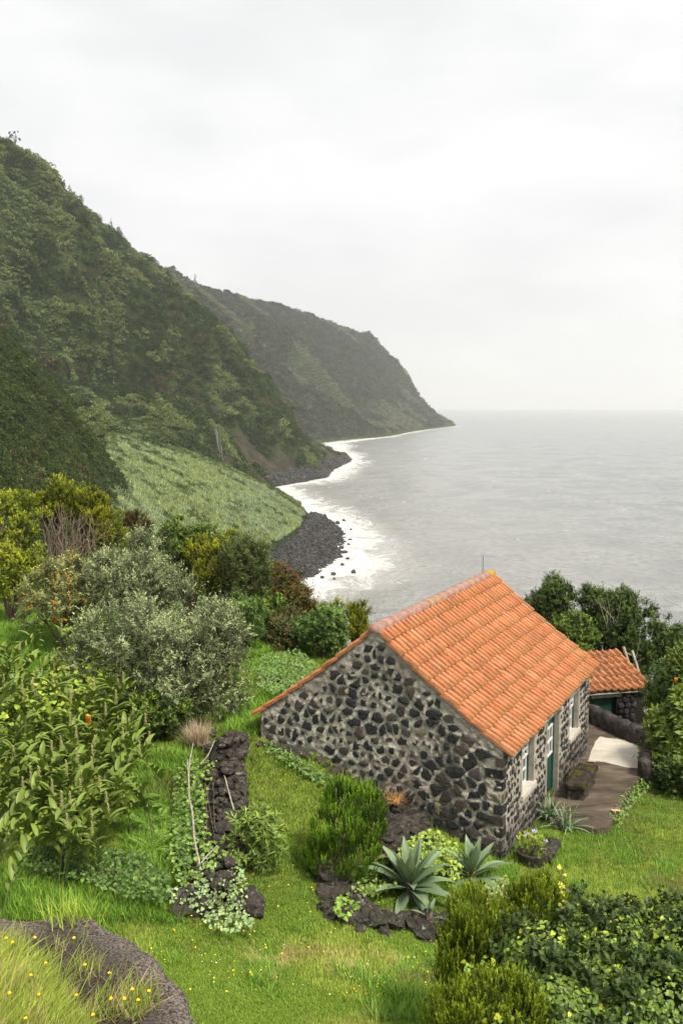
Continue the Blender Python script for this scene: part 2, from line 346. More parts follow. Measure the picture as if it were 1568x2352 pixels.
# ------------------------------------------------------------------ sea
coast = [atz(x, y, -CAMZ)[:2] for x, y in [(560, 1420), (640, 1345), (700, 1334), (745, 1312), (775, 1285), (795, 1243), (775, 1210), (735, 1187), (690, 1163), (640, 1130), (632, 1117), (700, 1105), (747, 1096), (760, 1080), (800, 1060), (792, 1045), (765, 1018), (890, 1003), (945, 992), (1000, 984), (1048, 978)]]
coast = np.array(coast)
def coastdist(P):
    best = np.full(len(P), 1e9)
    for a, b in zip(coast[:-1], coast[1:]):
        ab = b - a; tt_ = np.clip(((P - a) @ ab) / (ab @ ab), 0, 1)
        best = np.minimum(best, np.linalg.norm(P - a - tt_[:, None] * ab, axis=1))
    return best
ky = 90 * 1.0125 ** np.arange(0, 468); ang = np.radians(np.linspace(-42, 42, 250))
X = ky[:, None] * np.tan(ang)[None]; Yg = np.repeat(ky[:, None], len(ang), 1)
P2 = np.stack([X.ravel(), Yg.ravel()], 1); P3 = np.c_[P2, np.zeros(len(P2))]
amp = np.clip(1.3 - P2[:, 1] / 1500, 0, 1)
Zs = amp * (.55 * fbm(P3 * np.array([.018, .045, 1]) + 3, 3, 5) + .35 * fbm(P3 * np.array([.06, .13, 1]), 3, 6))
cd = coastdist(P2)
foam = np.clip(1 - cd / (14 + 15 * (1 + vn(P3 * .014, 3))), 0, 1)
foam *= np.clip(1.6 - P2[:, 1] / 2600, .55, 1)
SEA = mat('sea_water', rough=.22, spec=.5); t = NT(SEA)
p = t.pos()
w1 = t.noise(.035, 6, .6, vec=p, stretch=(1, .55, 1)); w2 = t.noise(.30, 6, .7, vec=p, stretch=(1, .6, 1))
wcol = t.mix(t.ramp(t.noise(.006, 5, .6, vec=p, stretch=(.5, 1.6, 1)), [(.35, 0.0), (.65, 1.0)]), (.235, .252, .238), (.305, .30, .28))
wcol = t.mix(t.ramp(w1, [(.40, .75), (.56, 0.0)]), wcol, (.12, .14, .135))
wcol = t.mix(t.ramp(w2, [(.40, .9), (.54, 0.0)]), wcol, (.095, .115, .112))
fo = t.attr('foam').outputs['Fac']
st = t.noise(.07, 9, .74, vec=p, stretch=(1, .6, 1), dist=1.2)
fm = t.math('MULTIPLY_ADD', fo, 1.0, t.math('MULTIPLY_ADD', st, 3.2, -1.85))
fm = t.ramp(fm, [(.16, 0.0), (.32, .5), (.62, 1.0)])
caps = t.ramp(t.noise(.09, 6, .7, vec=p, stretch=(.7, .9, 1), dist=.5), [(.70, 0.0), (.75, .6)])
milk = t.ramp(fo, [(0.0, 0.0), (.5, .6)])
wcol = t.mix(t.math('MULTIPLY', t.attr('near').outputs['Fac'], .6), wcol, (.33, .31, .28)); wcol = t.mix(milk, wcol, (.56, .535, .50))
t.base(t.mix(t.math('MAXIMUM', fm, caps), wcol, (.66, .65, .63)))
t.l(t.math('MULTIPLY_ADD', fm, .6, .2), t.b.inputs['Roughness'])
t.bump(t.math('ADD', t.math('MULTIPLY', w2, .8), t.math('MULTIPLY', w1, 2.2)), 1.0, 1.6)
sea = npmesh('sea', np.c_[P2, Zs], gridfaces(len(ky), len(ang)), SEA, smooth=True, attrs={'foam': foam, 'near': np.clip(1 - cd / 260, 0, 1) * np.clip(1.3 - P2[:, 1] / 2000, 0, 1)})
tag(sea, 'grey-green open sea with white surf along the shore', kind='structure')
# beach under the boulders
inner = [atz(x, y, -CAMZ + 4.5) for x, y in [(712, 1176), (706, 1190), (697, 1208), (675, 1232), (645, 1252), (612, 1282), (590, 1320)]]
outer = [atz(x, y, -CAMZ - .6) for x, y in [(742, 1185), (772, 1208), (797, 1240), (780, 1280), (758, 1305), (712, 1332), (620, 1365)]]
Gb = np.stack([resample([a, b], 24) for a, b in zip(resample(inner, 60), resample(outer, 60))])
Pb = Gb.reshape(-1, 3); Pb[:, 2] += fbm(Pb * .15, 4, 3) * .9
SHORE = mat('shore_rock', rough=.85, spec=.3); t = NT(SHORE); rr = orand(t)
c = t.ramp(t.noise(.5, 7, .7), [(.3, (.010, .010, .011)), (.6, (.040, .038, .037)), (.8, (.10, .095, .09))])
t.base(t.mix(t.ramp(rr, [(.4, 0.0), (1.0, .7)]), c, (.10, .092, .086))); t.bump(t.noise(2, 5, .7), .9, .3)
tag(npmesh('beach', Pb, gridfaces(60, 24), SHORE, smooth=True), 'dark volcanic boulder beach at the foot of the pale slope', kind='structure')
# second strip at the foot of the cliff
inner2 = [atz(x, y, -CAMZ + 8) for x, y in [(610, 1098), (650, 1085), (700, 1072), (745, 1062), (775, 1050), (790, 1040)]]
outer2 = [atz(x, y, -CAMZ - .5) for x, y in [(634, 1119), (690, 1110), (748, 1099), (765, 1080), (803, 1062), (806, 1055)]]
Gb2 = np.stack([resample([a, b], 14) for a, b in zip(resample(inner2, 80), resample(outer2, 80))])
Pb2 = Gb2.reshape(-1, 3); Pb2[:, 2] += fbm(Pb2 * .08, 4, 4) * 1.5
tag(npmesh('beach', Pb2, gridfaces(80, 14), SHORE, smooth=True), 'narrow dark rocky shore below the main cliff', kind='structure')

# ------------------------------------------------------------------ garden ground
TH = 0.463175; EU = np.array([math.sin(TH), math.cos(TH), 0]); EV = np.array([-math.cos(TH), math.sin(TH), 0])
EAVE = np.array([3.5698, 20.0, 0.0])
def hp(u, v, zr): return EAVE + EU * u + EV * v + np.array([0, 0, CAMZ + zr])
ctl = [(1150, 1985, -9.6), (1250, 2000, -9.75), (1400, 1930, -9.95), (1500, 1800, -10.15), (1560, 2000, -9.9), (1300, 2060, -9.7), (1450, 2200, -9.6), (1150, 2250, -9.5),
       (610, 1695, -7.8), (700, 1745, -8.02), (780, 1795, -8.35), (850, 1835, -8.6), (930, 1960, -9.25), (1000, 2000, -9.4), (880, 2080, -9.3),
       (640, 1800, -8.35), (680, 1900, -8.7), (640, 2050, -9.0), (740, 2020, -9.05), (620, 2200, -9.2), (700, 2300, -9.2), (900, 2250, -9.4), (500, 2200, -9.1), (300, 2150, -8.9), (100, 2030, -8.6),
       (380, 2100, -8.95), (400, 1950, -8.6), (440, 1800, -8.2), (330, 1900, -8.5), (150, 1950, -8.5), (50, 1800, -8.0), (200, 1700, -7.7), (420, 1700, -7.85),
       (560, 1580, -7.55), (610, 1540, -7.6), (560, 1500, -7.5), (450, 1600, -7.6), (60, 1450, -7.0), (30, 1520, -7.2)]
ctl = [atz(*c_) for c_ in ctl]
ctl += [np.array([x, y, CAMZ + z]) for x, y, z in [(10, 31, -10.9), (8, 30, -10.8), (12, 29, -10.8), (14, 34, -11.3), (6, 34, -10.4), (-10, 34, -7.2), (-5, 34, -7.6), (0, 33, -8.2), (3, 36, -9.6),
        (-12, 42, -9.0), (-4, 42, -11), (4, 42, -12.5), (13, 42, -13.5), (-22, 62, -22), (0, 62, -27), (22, 62, -29), (-25, 35, -5), (-25, 20, -5), (-12, 12, -7.5), (25, 30, -12), (25, 15, -10.5),
        (0, 10, -9.1), (-5, 8, -8.8), (0, 3, -8.8), (8, 10, -9.3), (5, 4, -9), (-8, 2, -8), (15, 4, -9.5), (0, -6, -8), (20, -6, -9), (-20, 0, -5), (-45, 60, -18), (45, 62, -32), (45, 25, -14), (-45, 25, -4), (-40, 0, -3)]]
for u, v, z in [(8.2, .2, -9.9), (4, 3, -9.0), (8.2, 6.1, -8.3), (4, 6.2, -7.9), (.1, 6.1, -7.8), (4, 0, -9.85), (4, -2, -9.95), (7, -2, -10.05)]: ctl.append(hp(u, v, z))
ctl = np.array(ctl)
def tps(r2): return np.where(r2 > 1e-9, r2 * np.log(np.maximum(r2, 1e-9)), 0)
n_ = len(ctl); D2 = ((ctl[:, None, :2] - ctl[None, :, :2]) ** 2).sum(-1)
K = np.zeros((n_ + 3, n_ + 3)); K[:n_, :n_] = tps(D2) + np.eye(n_) * 1.5; K[:n_, n_] = 1; K[:n_, n_ + 1:] = ctl[:, :2]; K[n_:, :n_] = K[:n_, n_:].T
TW = np.linalg.solve(K, np.r_[ctl[:, 2], 0, 0, 0])
def ground_h(P):
    P = np.atleast_2d(np.asarray(P, float))[:, :2]; r = np.empty(len(P))
    for a in range(0, len(P), 20000):
        q = P[a:a + 20000]; r[a:a + 20000] = tps(((q[:, None] - ctl[None, :, :2]) ** 2).sum(-1)) @ TW[:n_] + TW[n_] + q @ TW[n_ + 1:]
    q3 = np.c_[P, np.zeros(len(P))]
    r += fbm(q3 * .55, 3, 12) * .10 + fbm(q3 * 2.2, 2, 14) * .025
    far = np.clip((P[:, 1] - 62) / 60, 0, 1)
    return r * (1 - far) + (-4 - .02 * P[:, 1]) * far
_hx = np.arange(-44, 44.01, .2); _hy = np.arange(-6, 62.01, .2); _mx, _my = np.meshgrid(_hx, _hy)
HG = ground_h(np.c_[_mx.ravel(), _my.ravel()]).reshape(len(_hy), len(_hx))
def gfast(P):                                 # ground height looked up in a fine grid
    P = np.atleast_2d(np.asarray(P, float)); fx = np.clip((P[:, 0] + 44) / .2, 0, len(_hx) - 1.001); fy = np.clip((P[:, 1] + 6) / .2, 0, len(_hy) - 1.001)
    i, j = fy.astype(int), fx.astype(int); u, v = fy - i, fx - j
    return HG[i, j] * (1 - u) * (1 - v) + HG[i + 1, j] * u * (1 - v) + HG[i, j + 1] * (1 - u) * v + HG[i + 1, j + 1] * u * v
def gh(x, y): return float(gfast([(x, y)])[0])
def gpa(pts, h=0.0):                          # points of the ground (or h above it) seen at places in the photograph
    d = np.array([ray(*q) for q in pts]); h = np.asarray(h) * np.ones(len(d)); a = np.full(len(d), 8.0); b = np.full(len(d), 46.0); s0 = np.linspace(8, 46, 120); done = np.zeros(len(d), bool)
    for s1, s2 in zip(s0[:-1], s0[1:]):
        q = CAM + d * (s2 / d[:, 1])[:, None]; hit = (q[:, 2] < gfast(q) + h) & ~done; a[hit] = s1; b[hit] = s2; done |= hit
    for _ in range(14):
        m = (a + b) / 2; q = CAM + d * (m / d[:, 1])[:, None]; lo = q[:, 2] < gfast(q) + h; b = np.where(lo, m, b); a = np.where(lo, a, m)
    return CAM + d * (b / d[:, 1])[:, None]
def gp(px, py): return gpa([(px, py)])[0]
gx = np.linspace(-42, 42, 260); gy = np.r_[np.linspace(-4, 46, 190), np.linspace(46.6, 130, 60)]
XX, YY = np.meshgrid(gx, gy); PG = np.c_[XX.ravel(), YY.ravel()]
ground = npmesh('ground', np.c_[PG, ground_h(PG)], gridfaces(len(gy), len(gx)), GROUND, smooth=True)
tag(ground, 'green sloping garden ground around the stone cottage', kind='structure')
# ------------------------------------------------------------------ stone cottage
ZE = -7.2446; WV = 6.36406; LU = 8.30214; RISE = 2.4235
U0, U1, V0, V1 = .04, 8.2, .22, 6.14          # wall faces
cot = thing('stone_cottage', 'stone cottage of dark basalt in pale mortar with an orange tiled roof', 'house', hp(0, 0, -9.6))
def rz(v):                                    # underside of the roof across the house
    x = min(v, WV - v) / (WV / 2); return ZE + RISE * x - .09 * math.sin(math.pi * min(max(x, 0), 1)) - .05
rzv = np.vectorize(rz)
def wallgrid(fn, s, tcoord, keep=None):       # fn(s,t)->point ; a displaced sheet
    S, T = np.meshgrid(s, tcoord); P = fn(S.ravel(), T.ravel()); F = gridfaces(len(tcoord), len(s))
    if keep is not None:
        c = P[F].mean(1); F = F[keep((S.ravel()[F]).mean(1), (T.ravel()[F]).mean(1))]
    return P, F
def polystone(rs, cells, fn_pt, nrm, depth=.035, parent=None, minarea=.004):
    k = 0
    for poly in cells:
        poly = np.asarray(poly); c = poly.mean(0)
        V = []
        n = len(poly); h = depth * rs.uniform(.5, 1.5)
        for sc_, hh in ((1.06, -.04), (1.0, h * .25), (.80, h * .9)):
            for q in poly: 
                qq = c + (q - c) * sc_ * (1 if hh < 0 else rs.uniform(.95, 1.05)); V.append(fn_pt(qq[0], qq[1]) + nrm * (hh * rs.uniform(.8, 1.2) if hh > 0 else hh))
        V.append(fn_pt(*c) + nrm * h * rs.uniform(.9, 1.3))
        F = []
        for a in (0, 1):
            for i in range(n): F.append((a * n + i, a * n + (i + 1) % n, (a + 1) * n + (i + 1) % n, (a + 1) * n + i))
        for i in range(n): F.append((2 * n + i, 2 * n + (i + 1) % n, 3 * n))
        mb = MB(); mb.add(V, F); o = mb.build('stone', BASALT, parent); k += 1
    return k
def stonecells(rs, pts, inside, gap, jag=.10, nsub=2, lim=.42):
    """Cells round the points (half-plane clipping), shrunk by the mortar joint and roughened."""
    pts = np.asarray(pts); out_ = []
    for i, p in enumerate(pts):
        poly = [p + np.array(q) * lim for q in ((-1, -.8), (1, -.8), (1, .8), (-1, .8))]
        d = np.linalg.norm(pts - p, axis=1); order = np.argsort(d)[1:16]
        for j in order:
            m = (p + pts[j]) / 2; nn = pts[j] - p; new = []
            for a, b in zip(poly, poly[1:] + poly[:1]):
                da, db = (a - m) @ nn, (b - m) @ nn
                if da <= 0: new.append(a)
                if da * db < 0: new.append(a + (b - a) * da / (da - db))
            poly = new
            if len(poly) < 3: break
        if len(poly) < 3: continue
        poly = np.array(poly); c = poly.mean(0)
        g = gap(p) * rs.uniform(.5, 1.7); rad = np.linalg.norm(poly - c, axis=1).mean()
        if rad - g < .03: continue
        poly = c + (poly - c) * np.maximum(.3, 1 - g / np.maximum(np.linalg.norm(poly - c, axis=1, keepdims=True), .02))
        res = []
        for a, b in zip(poly, np.roll(poly, -1, 0)):
            L = np.linalg.norm(b - a)
            if L < .02: continue
            k = (nsub + 1) if L > .16 else (nsub if L > .08 else 1)
            for q in range(k):
                res.append(a + (b - a) * (q + (.22 if q == 0 else 0)) / k + rs.normal(0, jag * min(L, .2) * .75, 2))
        if len(res) < 4: continue
        res = np.array(res)
        if not all(inside(q) for q in res):
            res = c + (res - c) * .72
            if not all(inside(q) for q in res): continue
        out_.append(res)
    return out_
# gable facing the camera: coordinates (v, z)
rs = np.random.default_rng(5)
def gpt(v, z): return EAVE + EU * U0 + EV * v + np.array([0, 0, CAMZ + z])
gn = -EU
def base_g(v): return -10.1 + .33 * v
sv = np.linspace(V0, V1, 230); st_ = np.linspace(0, 1, 165)
S, T = np.meshgrid(sv, st_); zb = base_g(S); Zg = zb + (rzv(S) - zb) * T
P = EAVE + EU * U0 + EV * S.reshape(-1, 1) + np.c_[np.zeros((S.size, 2)), CAMZ + Zg.ravel()]
q_ = np.c_[S.ravel(), Zg.ravel(), 0 * S.ravel()]; dn = fbm(q_ * 4, 3, 2) * .028 + fbm(q_ * 13, 3, 4) * .034 + .004; dn[(S.ravel() < V0 + .02) | (S.ravel() > V1 - .02)] = 0
P = P + gn * dn[:, None]
top = rzv(S) - Zg
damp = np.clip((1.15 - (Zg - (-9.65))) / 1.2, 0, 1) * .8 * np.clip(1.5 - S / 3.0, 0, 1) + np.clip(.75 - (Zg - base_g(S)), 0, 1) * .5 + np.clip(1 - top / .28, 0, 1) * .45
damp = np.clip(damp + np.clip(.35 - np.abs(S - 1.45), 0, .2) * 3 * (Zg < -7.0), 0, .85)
gw = npmesh('gable_wall', P, gridfaces(len(st_), len(sv), True), MORTAR, cot, True, attrs={'damp': damp.ravel()})
gw['label'] = 'gable wall of black stones in wide grey mortar'
pts = []
z = -9.75; row = 0
while z < -5.0:
    low = np.clip((-8.3 - z) / 1.2, 0, 1); hrow = rs.uniform(.19, .265)
    v = V0 + rs.uniform(.05, .2)
    while v < V1 - .05:
        wv = (rs.choice([.20, .26, .32, .40, .52]) * rs.uniform(.9, 1.1) if rs.random() > .24 else rs.uniform(.09, .14)) * (1.15 if (v < 1.9 and z < -7.6) else 1.0)
        pts.append((v + wv / 2, z + hrow / 2 + rs.normal(0, .05))); v += wv
    z += hrow; row += 1
def in_g(q): return V0 + .015 < q[0] < V1 - .03 and base_g(q[0]) - .1 < q[1] < rz(q[0]) - (.16 if q[0] > 1 else .14)
def gap_g(p): return .032 if (p[0] < 2.0 and p[1] < -7.7) else (.040 if p[1] < -8.3 else .052)
cells = stonecells(rs, pts, in_g, gap_g)
# long corner stones first
NG = polystone(rs, cells[:298], gpt, gn, .035, gw)
# front wall: coordinates (u, z), with its openings
def fpt(u, z): return EAVE + EU * u + EV * V0 + np.array([0, 0, CAMZ + z])
fn_ = -EV
def front(px, py):                            # pixel -> (u, zr) on the front face
    d = ray(px, py); o = EAVE + EV * V0; tt_ = ((o - CAM * [1, 1, 0]) @ EV) / (d @ EV); q = CAM + d * tt_
    return float((q - EAVE)[:2] @ EU[:2]), float(q[2] - CAMZ)
OPEN = []
for (xl, xr, yt, yb) in ((1199, 1223, 1703, 1799), (1256.5, 1278, 1645, 1836), (1307.5, 1325, 1594, 1677)):
    ul, _ = front(xl, yt + 20); ur, zb_ = front(xr, yb - 4); zb_ = front(xl + 2, yb)[1] if yb > 1830 else zb_; _, zt = front((xl + xr) / 2, yt + 2)
    OPEN.append((ul, ur, zb_, min(zt, ZE - .06)))
print('openings', [[round(x, 2) for x in q] for q in OPEN])
su = np.unique(np.r_[np.linspace(U0, U1, 230), [q[0] for q in OPEN], [q[1] for q in OPEN]]); tz = np.unique(np.r_[np.linspace(-10.2, rz(V0), 80), [q[2] for q in OPEN], [q[3] for q in OPEN]])
def keepf(a, b):
    k = np.ones(len(a), bool)
    for ul, ur, zb_, zt in OPEN: k &= ~((a > ul) & (a < ur) & (b > zb_) & (b < zt))
    return k
def ff(S_, T_):
    d_ = fbm(np.c_[S_ * 5, T_ * 5, S_ * 0 + 9], 3, 3) * .018 + fbm(np.c_[S_ * 14, T_ * 14, S_ * 0 + 9], 3, 5) * .024 + .003; d_[(S_ < U0 + .02) | (S_ > U1 - .02)] = 0
    return EAVE + EU * S_[:, None] + EV * V0 + np.c_[np.zeros((len(S_), 2)), CAMZ + T_] + fn_ * d_[:, None]
P, F = wallgrid(ff, su, tz, keepf)
dm = np.clip((-8.75 - (P[:, 2] - CAMZ)) / .9, 0, .7)
fw = npmesh('front_wall', P, F, MORTAR, cot, True, attrs={'damp': dm})
fw['label'] = 'front wall of small dark stones with a green door and two windows'
pts = []; z = -9.9
while z < -7.4:
    hrow = rs.uniform(.17, .22); u = U0 + rs.uniform(.02, .15)
    while u < U1:
        wv = rs.uniform(.17, .30); pts.append((u + wv / 2, z + hrow / 2 + rs.normal(0, .025))); u += wv
    z += hrow
def in_f(q):
    if not (U0 + .01 < q[0] < U1 - .02 and q[1] < ZE - .10): return False
    return not any(ul - .11 < q[0] < ur + .11 and zb_ - .13 < q[1] < zt + .2 for ul, ur, zb_, zt in OPEN)
NF = polystone(rs, stonecells(rs, pts, in_f, lambda p: .047, nsub=2)[:298], fpt, fn_, .028, fw)
print('stones', NG, NF)
# hidden walls
mb = MB(); q = [hp(U1, V0, -10.2), hp(U1, V1, -10.2), hp(U1, V1, rz(V1)), hp(U1, WV / 2, rz(WV / 2)), hp(U1, V0, rz(V0))]; mb.add(q, [(0, 1, 2, 3, 4)])
mb.add([hp(U0, V1, -9), hp(U1, V1, -9), hp(U1, V1, rz(V1)), hp(U0, V1, rz(V1))], [(3, 2, 1, 0)]); mb.build('rear_wall', MORTAR, cot)
# quoin stones standing at the near corner
for k in range(9):
    z0 = -9.62 + k * .258; a, b = (.40, .20) if k % 2 else (.19, .27); h = .20
    c0 = EAVE + np.array([0, 0, CAMZ + z0]) + EU * (U0 - .022) + EV * (V0 - .020)
    jit = lambda: np.array([rs.uniform(-.016, .016) for _ in range(3)])
    v8 = [c0 + EU * x + EV * y + np.array([0, 0, zz]) + jit() for zz in (0, h) for x, y in ((0, 0), (b, 0), (b, a), (0, a))]
    v8[2] += EU * .05; v8[6] += EU * .05
    mb = MB(); mb.add(v8, [(0, 1, 2, 3), (7, 6, 5, 4), (4, 5, 1, 0), (5, 6, 2, 1), (6, 7, 3, 2), (7, 4, 0, 3)][0:6]); mb.build('corner_stone', BASALT, cot)
# doors and windows
def obox(name, m_, u0, u1, d0, d1, z0, z1, parent):   # d: depth into the wall from its face
    o_ = fpt(u0, z0) + EV * d0; mb = MB(); mb.box(o_, EU * (u1 - u0), EV * (d1 - d0), (0, 0, z1 - z0)); return mb.build(name, m_, parent)
for k, (ul, ur, zb_, zt) in enumerate(OPEN):
    door = k == 1; ww = ur - ul
    fr = MB(); e = .10
    fr.box(fpt(ul - e, zb_ - (.0 if not door else .1)) - EV * .012, EU * e, EV * .26, (0, 0, zt - zb_ + (.1 if door else 0)))
    fr.box(fpt(ur, zb_ - (.0 if not door else .1)) - EV * .012, EU * e, EV * .26, (0, 0, zt - zb_ + (.1 if door else 0)))
    fr.box(fpt(ul - e, zt) - EV * .014, EU * (ww + 2 * e), EV * .26, (0, 0, .16))
    win = fr.build('door' if door else 'window', PLASTER, cot)
    win['label'] = 'green panelled door with a small white glazed light' if door else ('white sash window nearest the camera corner' if k == 0 else 'white sash window beyond the door')
    gfr = MB()
    for a, b in ((ul, ul + .05), (ur - .05, ur)): gfr.box(fpt(a, zb_) + EV * .11, EU * (b - a), EV * .10, (0, 0, zt - zb_))
    gfr.box(fpt(ul + .05, zt - .05) + EV * .11, EU * (ww - .1), EV * .10, (0, 0, .05)); gfr.build('frame', GREEN, win)
    if not door:
        obox('sill', WHITEC, ul - .10, ur + .10, -.07, .22, zb_ - .09, zb_ + .012, win)
        zm = (zb_ + zt) / 2 + .1
        for nm, za, zc, dd in (('upper_sash', zm, zt - .05, .115), ('lower_sash', zb_ + .015, zm + .04, .15)):
            s_ = MB(); ua, ub = ul + .05, ur - .05
            for i in range(4):
                x = ua + (ub - ua - .05) * i / 3; s_.box(fpt(x, za) + EV * dd, EU * (.05 if i in (0, 3) else .03), EV * .03, (0, 0, zc - za))
            for i in range(3):
                zz = za + (zc - za - .05) * i / 2; s_.box(fpt(ua + .05, zz) + EV * (dd + .003), EU * (ub - ua - .1), EV * .024, (0, 0, .045))
            s_.build(nm, WHITE, win)
        obox('pane', GLASS, ul + .05, ur - .05, .185, .19, zb_ + .012, zt - .05, win)
    else:
        nb = 6
        for i in range(nb):
            a = ul + .05 + (ww - .1) * i / nb; obox('plank', GREEN, a + .004, a + (ww - .1) / nb - .004, .15 + .003 * (i % 2), .19, zb_, zt - .05, win)
        s_ = MB(); ua, ub, za, zc = ul + .12, ur - .12, zb_ + .95, zb_ + 1.72
        for i in range(4):
            x = ua + (ub - ua - .045) * i / 3; s_.box(fpt(x, za) + EV * .118, EU * .045, EV * .032, (0, 0, zc - za))
        for i in range(3):
            zz = za + (zc - za - .05) * i / 2; s_.box(fpt(ua, zz) + EV * .112, EU * (ub - ua), EV * .03, (0, 0, .05))
        s_.build('glazing_bars', WHITE, win); obox('pane', GLASS, ua, ub, .143, .146, za, zc, win)
        st2 = MB(); st2.box(fpt(ul - .15, zb_ - .42) - EV * .34, EU * (ww + .3), EV * .34, (0, 0, .33)); st2.build('doorstep', CONC, win)
        obox('lamp', WHITE, ur - .03, ur + .05, -.10, 0, zt + .02, zt + .09, win)

# ------------------------------------------------------------------ roof tiles
def tile_mesh(w_=.226, L=.46):
    prof = [(0, .0), (.012, .032), (.032, .056), (.054, .063), (.076, .056), (.096, .028), (.108, .006), (.150, .003), (.163, .016), (.178, .003), (w_ - .004, .004)]
    V, F, gro, lip = [], [], [], []; n = len(prof)
    for yy, dz in ((0, -.042), (L * .55, -.012), (L, 0)):
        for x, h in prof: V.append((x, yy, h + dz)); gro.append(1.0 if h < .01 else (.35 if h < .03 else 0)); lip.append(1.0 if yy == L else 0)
    for x, h in prof: V.append((x, L + .003, h - .040)); gro.append(.6); lip.append(1.0)
    for a in range(3):
        for i in range(n - 1): F.append((a * n + i, a * n + i + 1, (a + 1) * n + i + 1, (a + 1) * n + i))
    V += [(0, L, 0), (0, L, -.03), (0, 0, -.042), (0, 0, -.072)]; gro += [.2] * 4; lip += [.3] * 4; b_ = 4 * n
    F.append((b_, b_ + 2, b_ + 3, b_ + 1))
    V += [(w_ - .004, L, .004), (w_ - .004, L, -.03), (w_ - .004, 0, -.038), (w_ - .004, 0, -.072)]; gro += [.2] * 4; lip += [.3] * 4
    F.append((b_ + 5, b_ + 7, b_ + 6, b_ + 4))
    return np.array(V), F, gro, lip
TV, TF, TG, TL = tile_mesh()
def tmesh(name, V, F, g, l):
    me = bpy.data.meshes.new(name); me.from_pydata([tuple(x) for x in V], [], F); me.update(); me.materials.append(TERRA)
    for n, v in (('groove', g), ('lip', l)): me.attributes.new(n, 'FLOAT', 'POINT').data.foreach_set('value', np.asarray(v, np.float32))
    me.polygons.foreach_set('use_smooth', [True] * len(me.polygons)); me.set_sharp_from_angle(angle=math.radians(40))
    return me
TILE = tmesh('tile', TV, TF, TG, TL)
def tile_field(parent, O, ex, prof_fn, rows, cols, w_, part_first, rs, skip=None, budget=300):
    """Tiles in courses. O+ex*s runs along the eave (left to right seen from above the slope), prof_fn(t)->(offset vector) from ridge (0) to eave (1)."""
    spots = []
    for r in range(rows):
        p0 = prof_fn((r + .0) / rows); p1 = prof_fn((r + 1.0) / rows); dwn = p1 - p0; dl = np.linalg.norm(dwn); dwn /= dl
        for c_ in range(cols):
            nrm = np.cross(ex, dwn); spots.append((O + ex * (c_ * w_) + p1, dwn, nrm, r, c_))
    singles = sorted(spots, key=lambda s_: part_first(s_))[:budget]; ids = set((s_[3], s_[4]) for s_ in singles)
    bulkV, bulkF, bg_, bl_ = [], [], [], []
    for p, dwn, nrm, r, c_ in spots:
        if skip and skip(p): continue
        L = .46; a = rs.normal(0, .016); j = nrm * rs.uniform(-.006, .010) + ex * rs.normal(0, .004) + dwn * rs.normal(0, .014)
        x2 = ex * math.cos(a) + dwn * math.sin(a); y2 = np.cross(nrm, x2)
        o_ = p - y2 * L + j + nrm * .03
        M = Matrix(((x2[0], y2[0], nrm[0], o_[0]), (x2[1], y2[1], nrm[1], o_[1]), (x2[2], y2[2], nrm[2], o_[2]), (0, 0, 0, 1)))
        if (r, c_) in ids:
            ob = bpy.data.objects.new('tile', TILE); ob.matrix_basis = M; link(ob, parent)
        else:
            n = len(bulkV); W_ = TV @ np.array([x2, y2, nrm]) + o_; bulkV += list(W_); bulkF += [tuple(i + n for i in f_) for f_ in TF]; bg_ += TG; bl_ += TL
    if bulkF:
        ob = bpy.data.objects.new('tile_field', tmesh('tile_field', bulkV, bulkF, bg_, bl_)); link(ob, parent); ob['kind'] = 'stuff'
mb = MB()
for sgn in (0, 1):
    prf = [(v if not sgn else WV - v) for v in np.linspace(.02, WV / 2, 12)]
    a = [hp(.03, v, rz(v) - .055) for v in prf]; b = [hp(LU - .03, v, rz(v) - .055) for v in prf]; n = len(prf)
    mb.add(a + b, [((i, i + 1, n + i + 1, n + i)[::-1] if not sgn else (i, i + 1, n + i + 1, n + i)) for i in range(n - 1)])
roof = mb.build('roof', PLASTER, cot); roof['label'] = 'orange terracotta tile roof with a pinkish ridge'
NRW, TW_ = 10, LU / 37
def prR(tt_): v = WV / 2 * (1 - tt_); return EV * v + np.array([0, 0, rz(v)])
def prL(tt_): v = WV / 2 * (1 - tt_); return -EV * v + EV * WV + np.array([0, 0, rz(v)])
O_ = EAVE + np.array([0, 0, CAMZ])
tile_field(roof, O_ + EU * LU, -EU, prR, NRW, 37, TW_, lambda s_: np.linalg.norm(s_[0] - CAM), np.random.default_rng(2), budget=280)
tile_field(roof, O_, EU, prL, NRW, 37, TW_, lambda s_: s_[4] * 100 + s_[3], np.random.default_rng(3), budget=20)
# ridge tiles
nrt = 19; rl = LU / nrt
for k in range(nrt):
    u0 = k * rl - .02; V, F, li = [], [], []; n = 11
    for i, (du, rr_) in enumerate(((0, .150), (rl * .5, .142), (rl + .03, .132))):
        for a in range(n):
            an = math.pi * (-.12 + 1.24 * a / (n - 1)); V.append(hp(u0 + du, WV / 2 + math.cos(an) * rr_, rz(WV / 2) - .02 + math.sin(an) * rr_ * .92 + R.uniform(-.003, .003)))
            li.append(1.0 if k == nrt - 1 else (.25 if k in (7, 8, 14) else 0))
    for i in range(2):
        for a in range(n - 1): F.append((i * n + a, i * n + a + 1, (i + 1) * n + a + 1, (i + 1) * n + a))
    F.append(tuple(range(n))[::-1]); F.append(tuple(range(2 * n, 3 * n)))
    me = bpy.data.meshes.new('ridge_tile'); me.from_pydata([tuple(v) for v in V], [], F); me.materials.append(RIDGE)
    me.attributes.new('lichen', 'FLOAT', 'POINT').data.foreach_set('value', np.array(li, np.float32) * .8)
    me.polygons.foreach_set('use_smooth', [True] * len(me.polygons)); me.update(); link(bpy.data.objects.new('ridge_tile', me), roof)
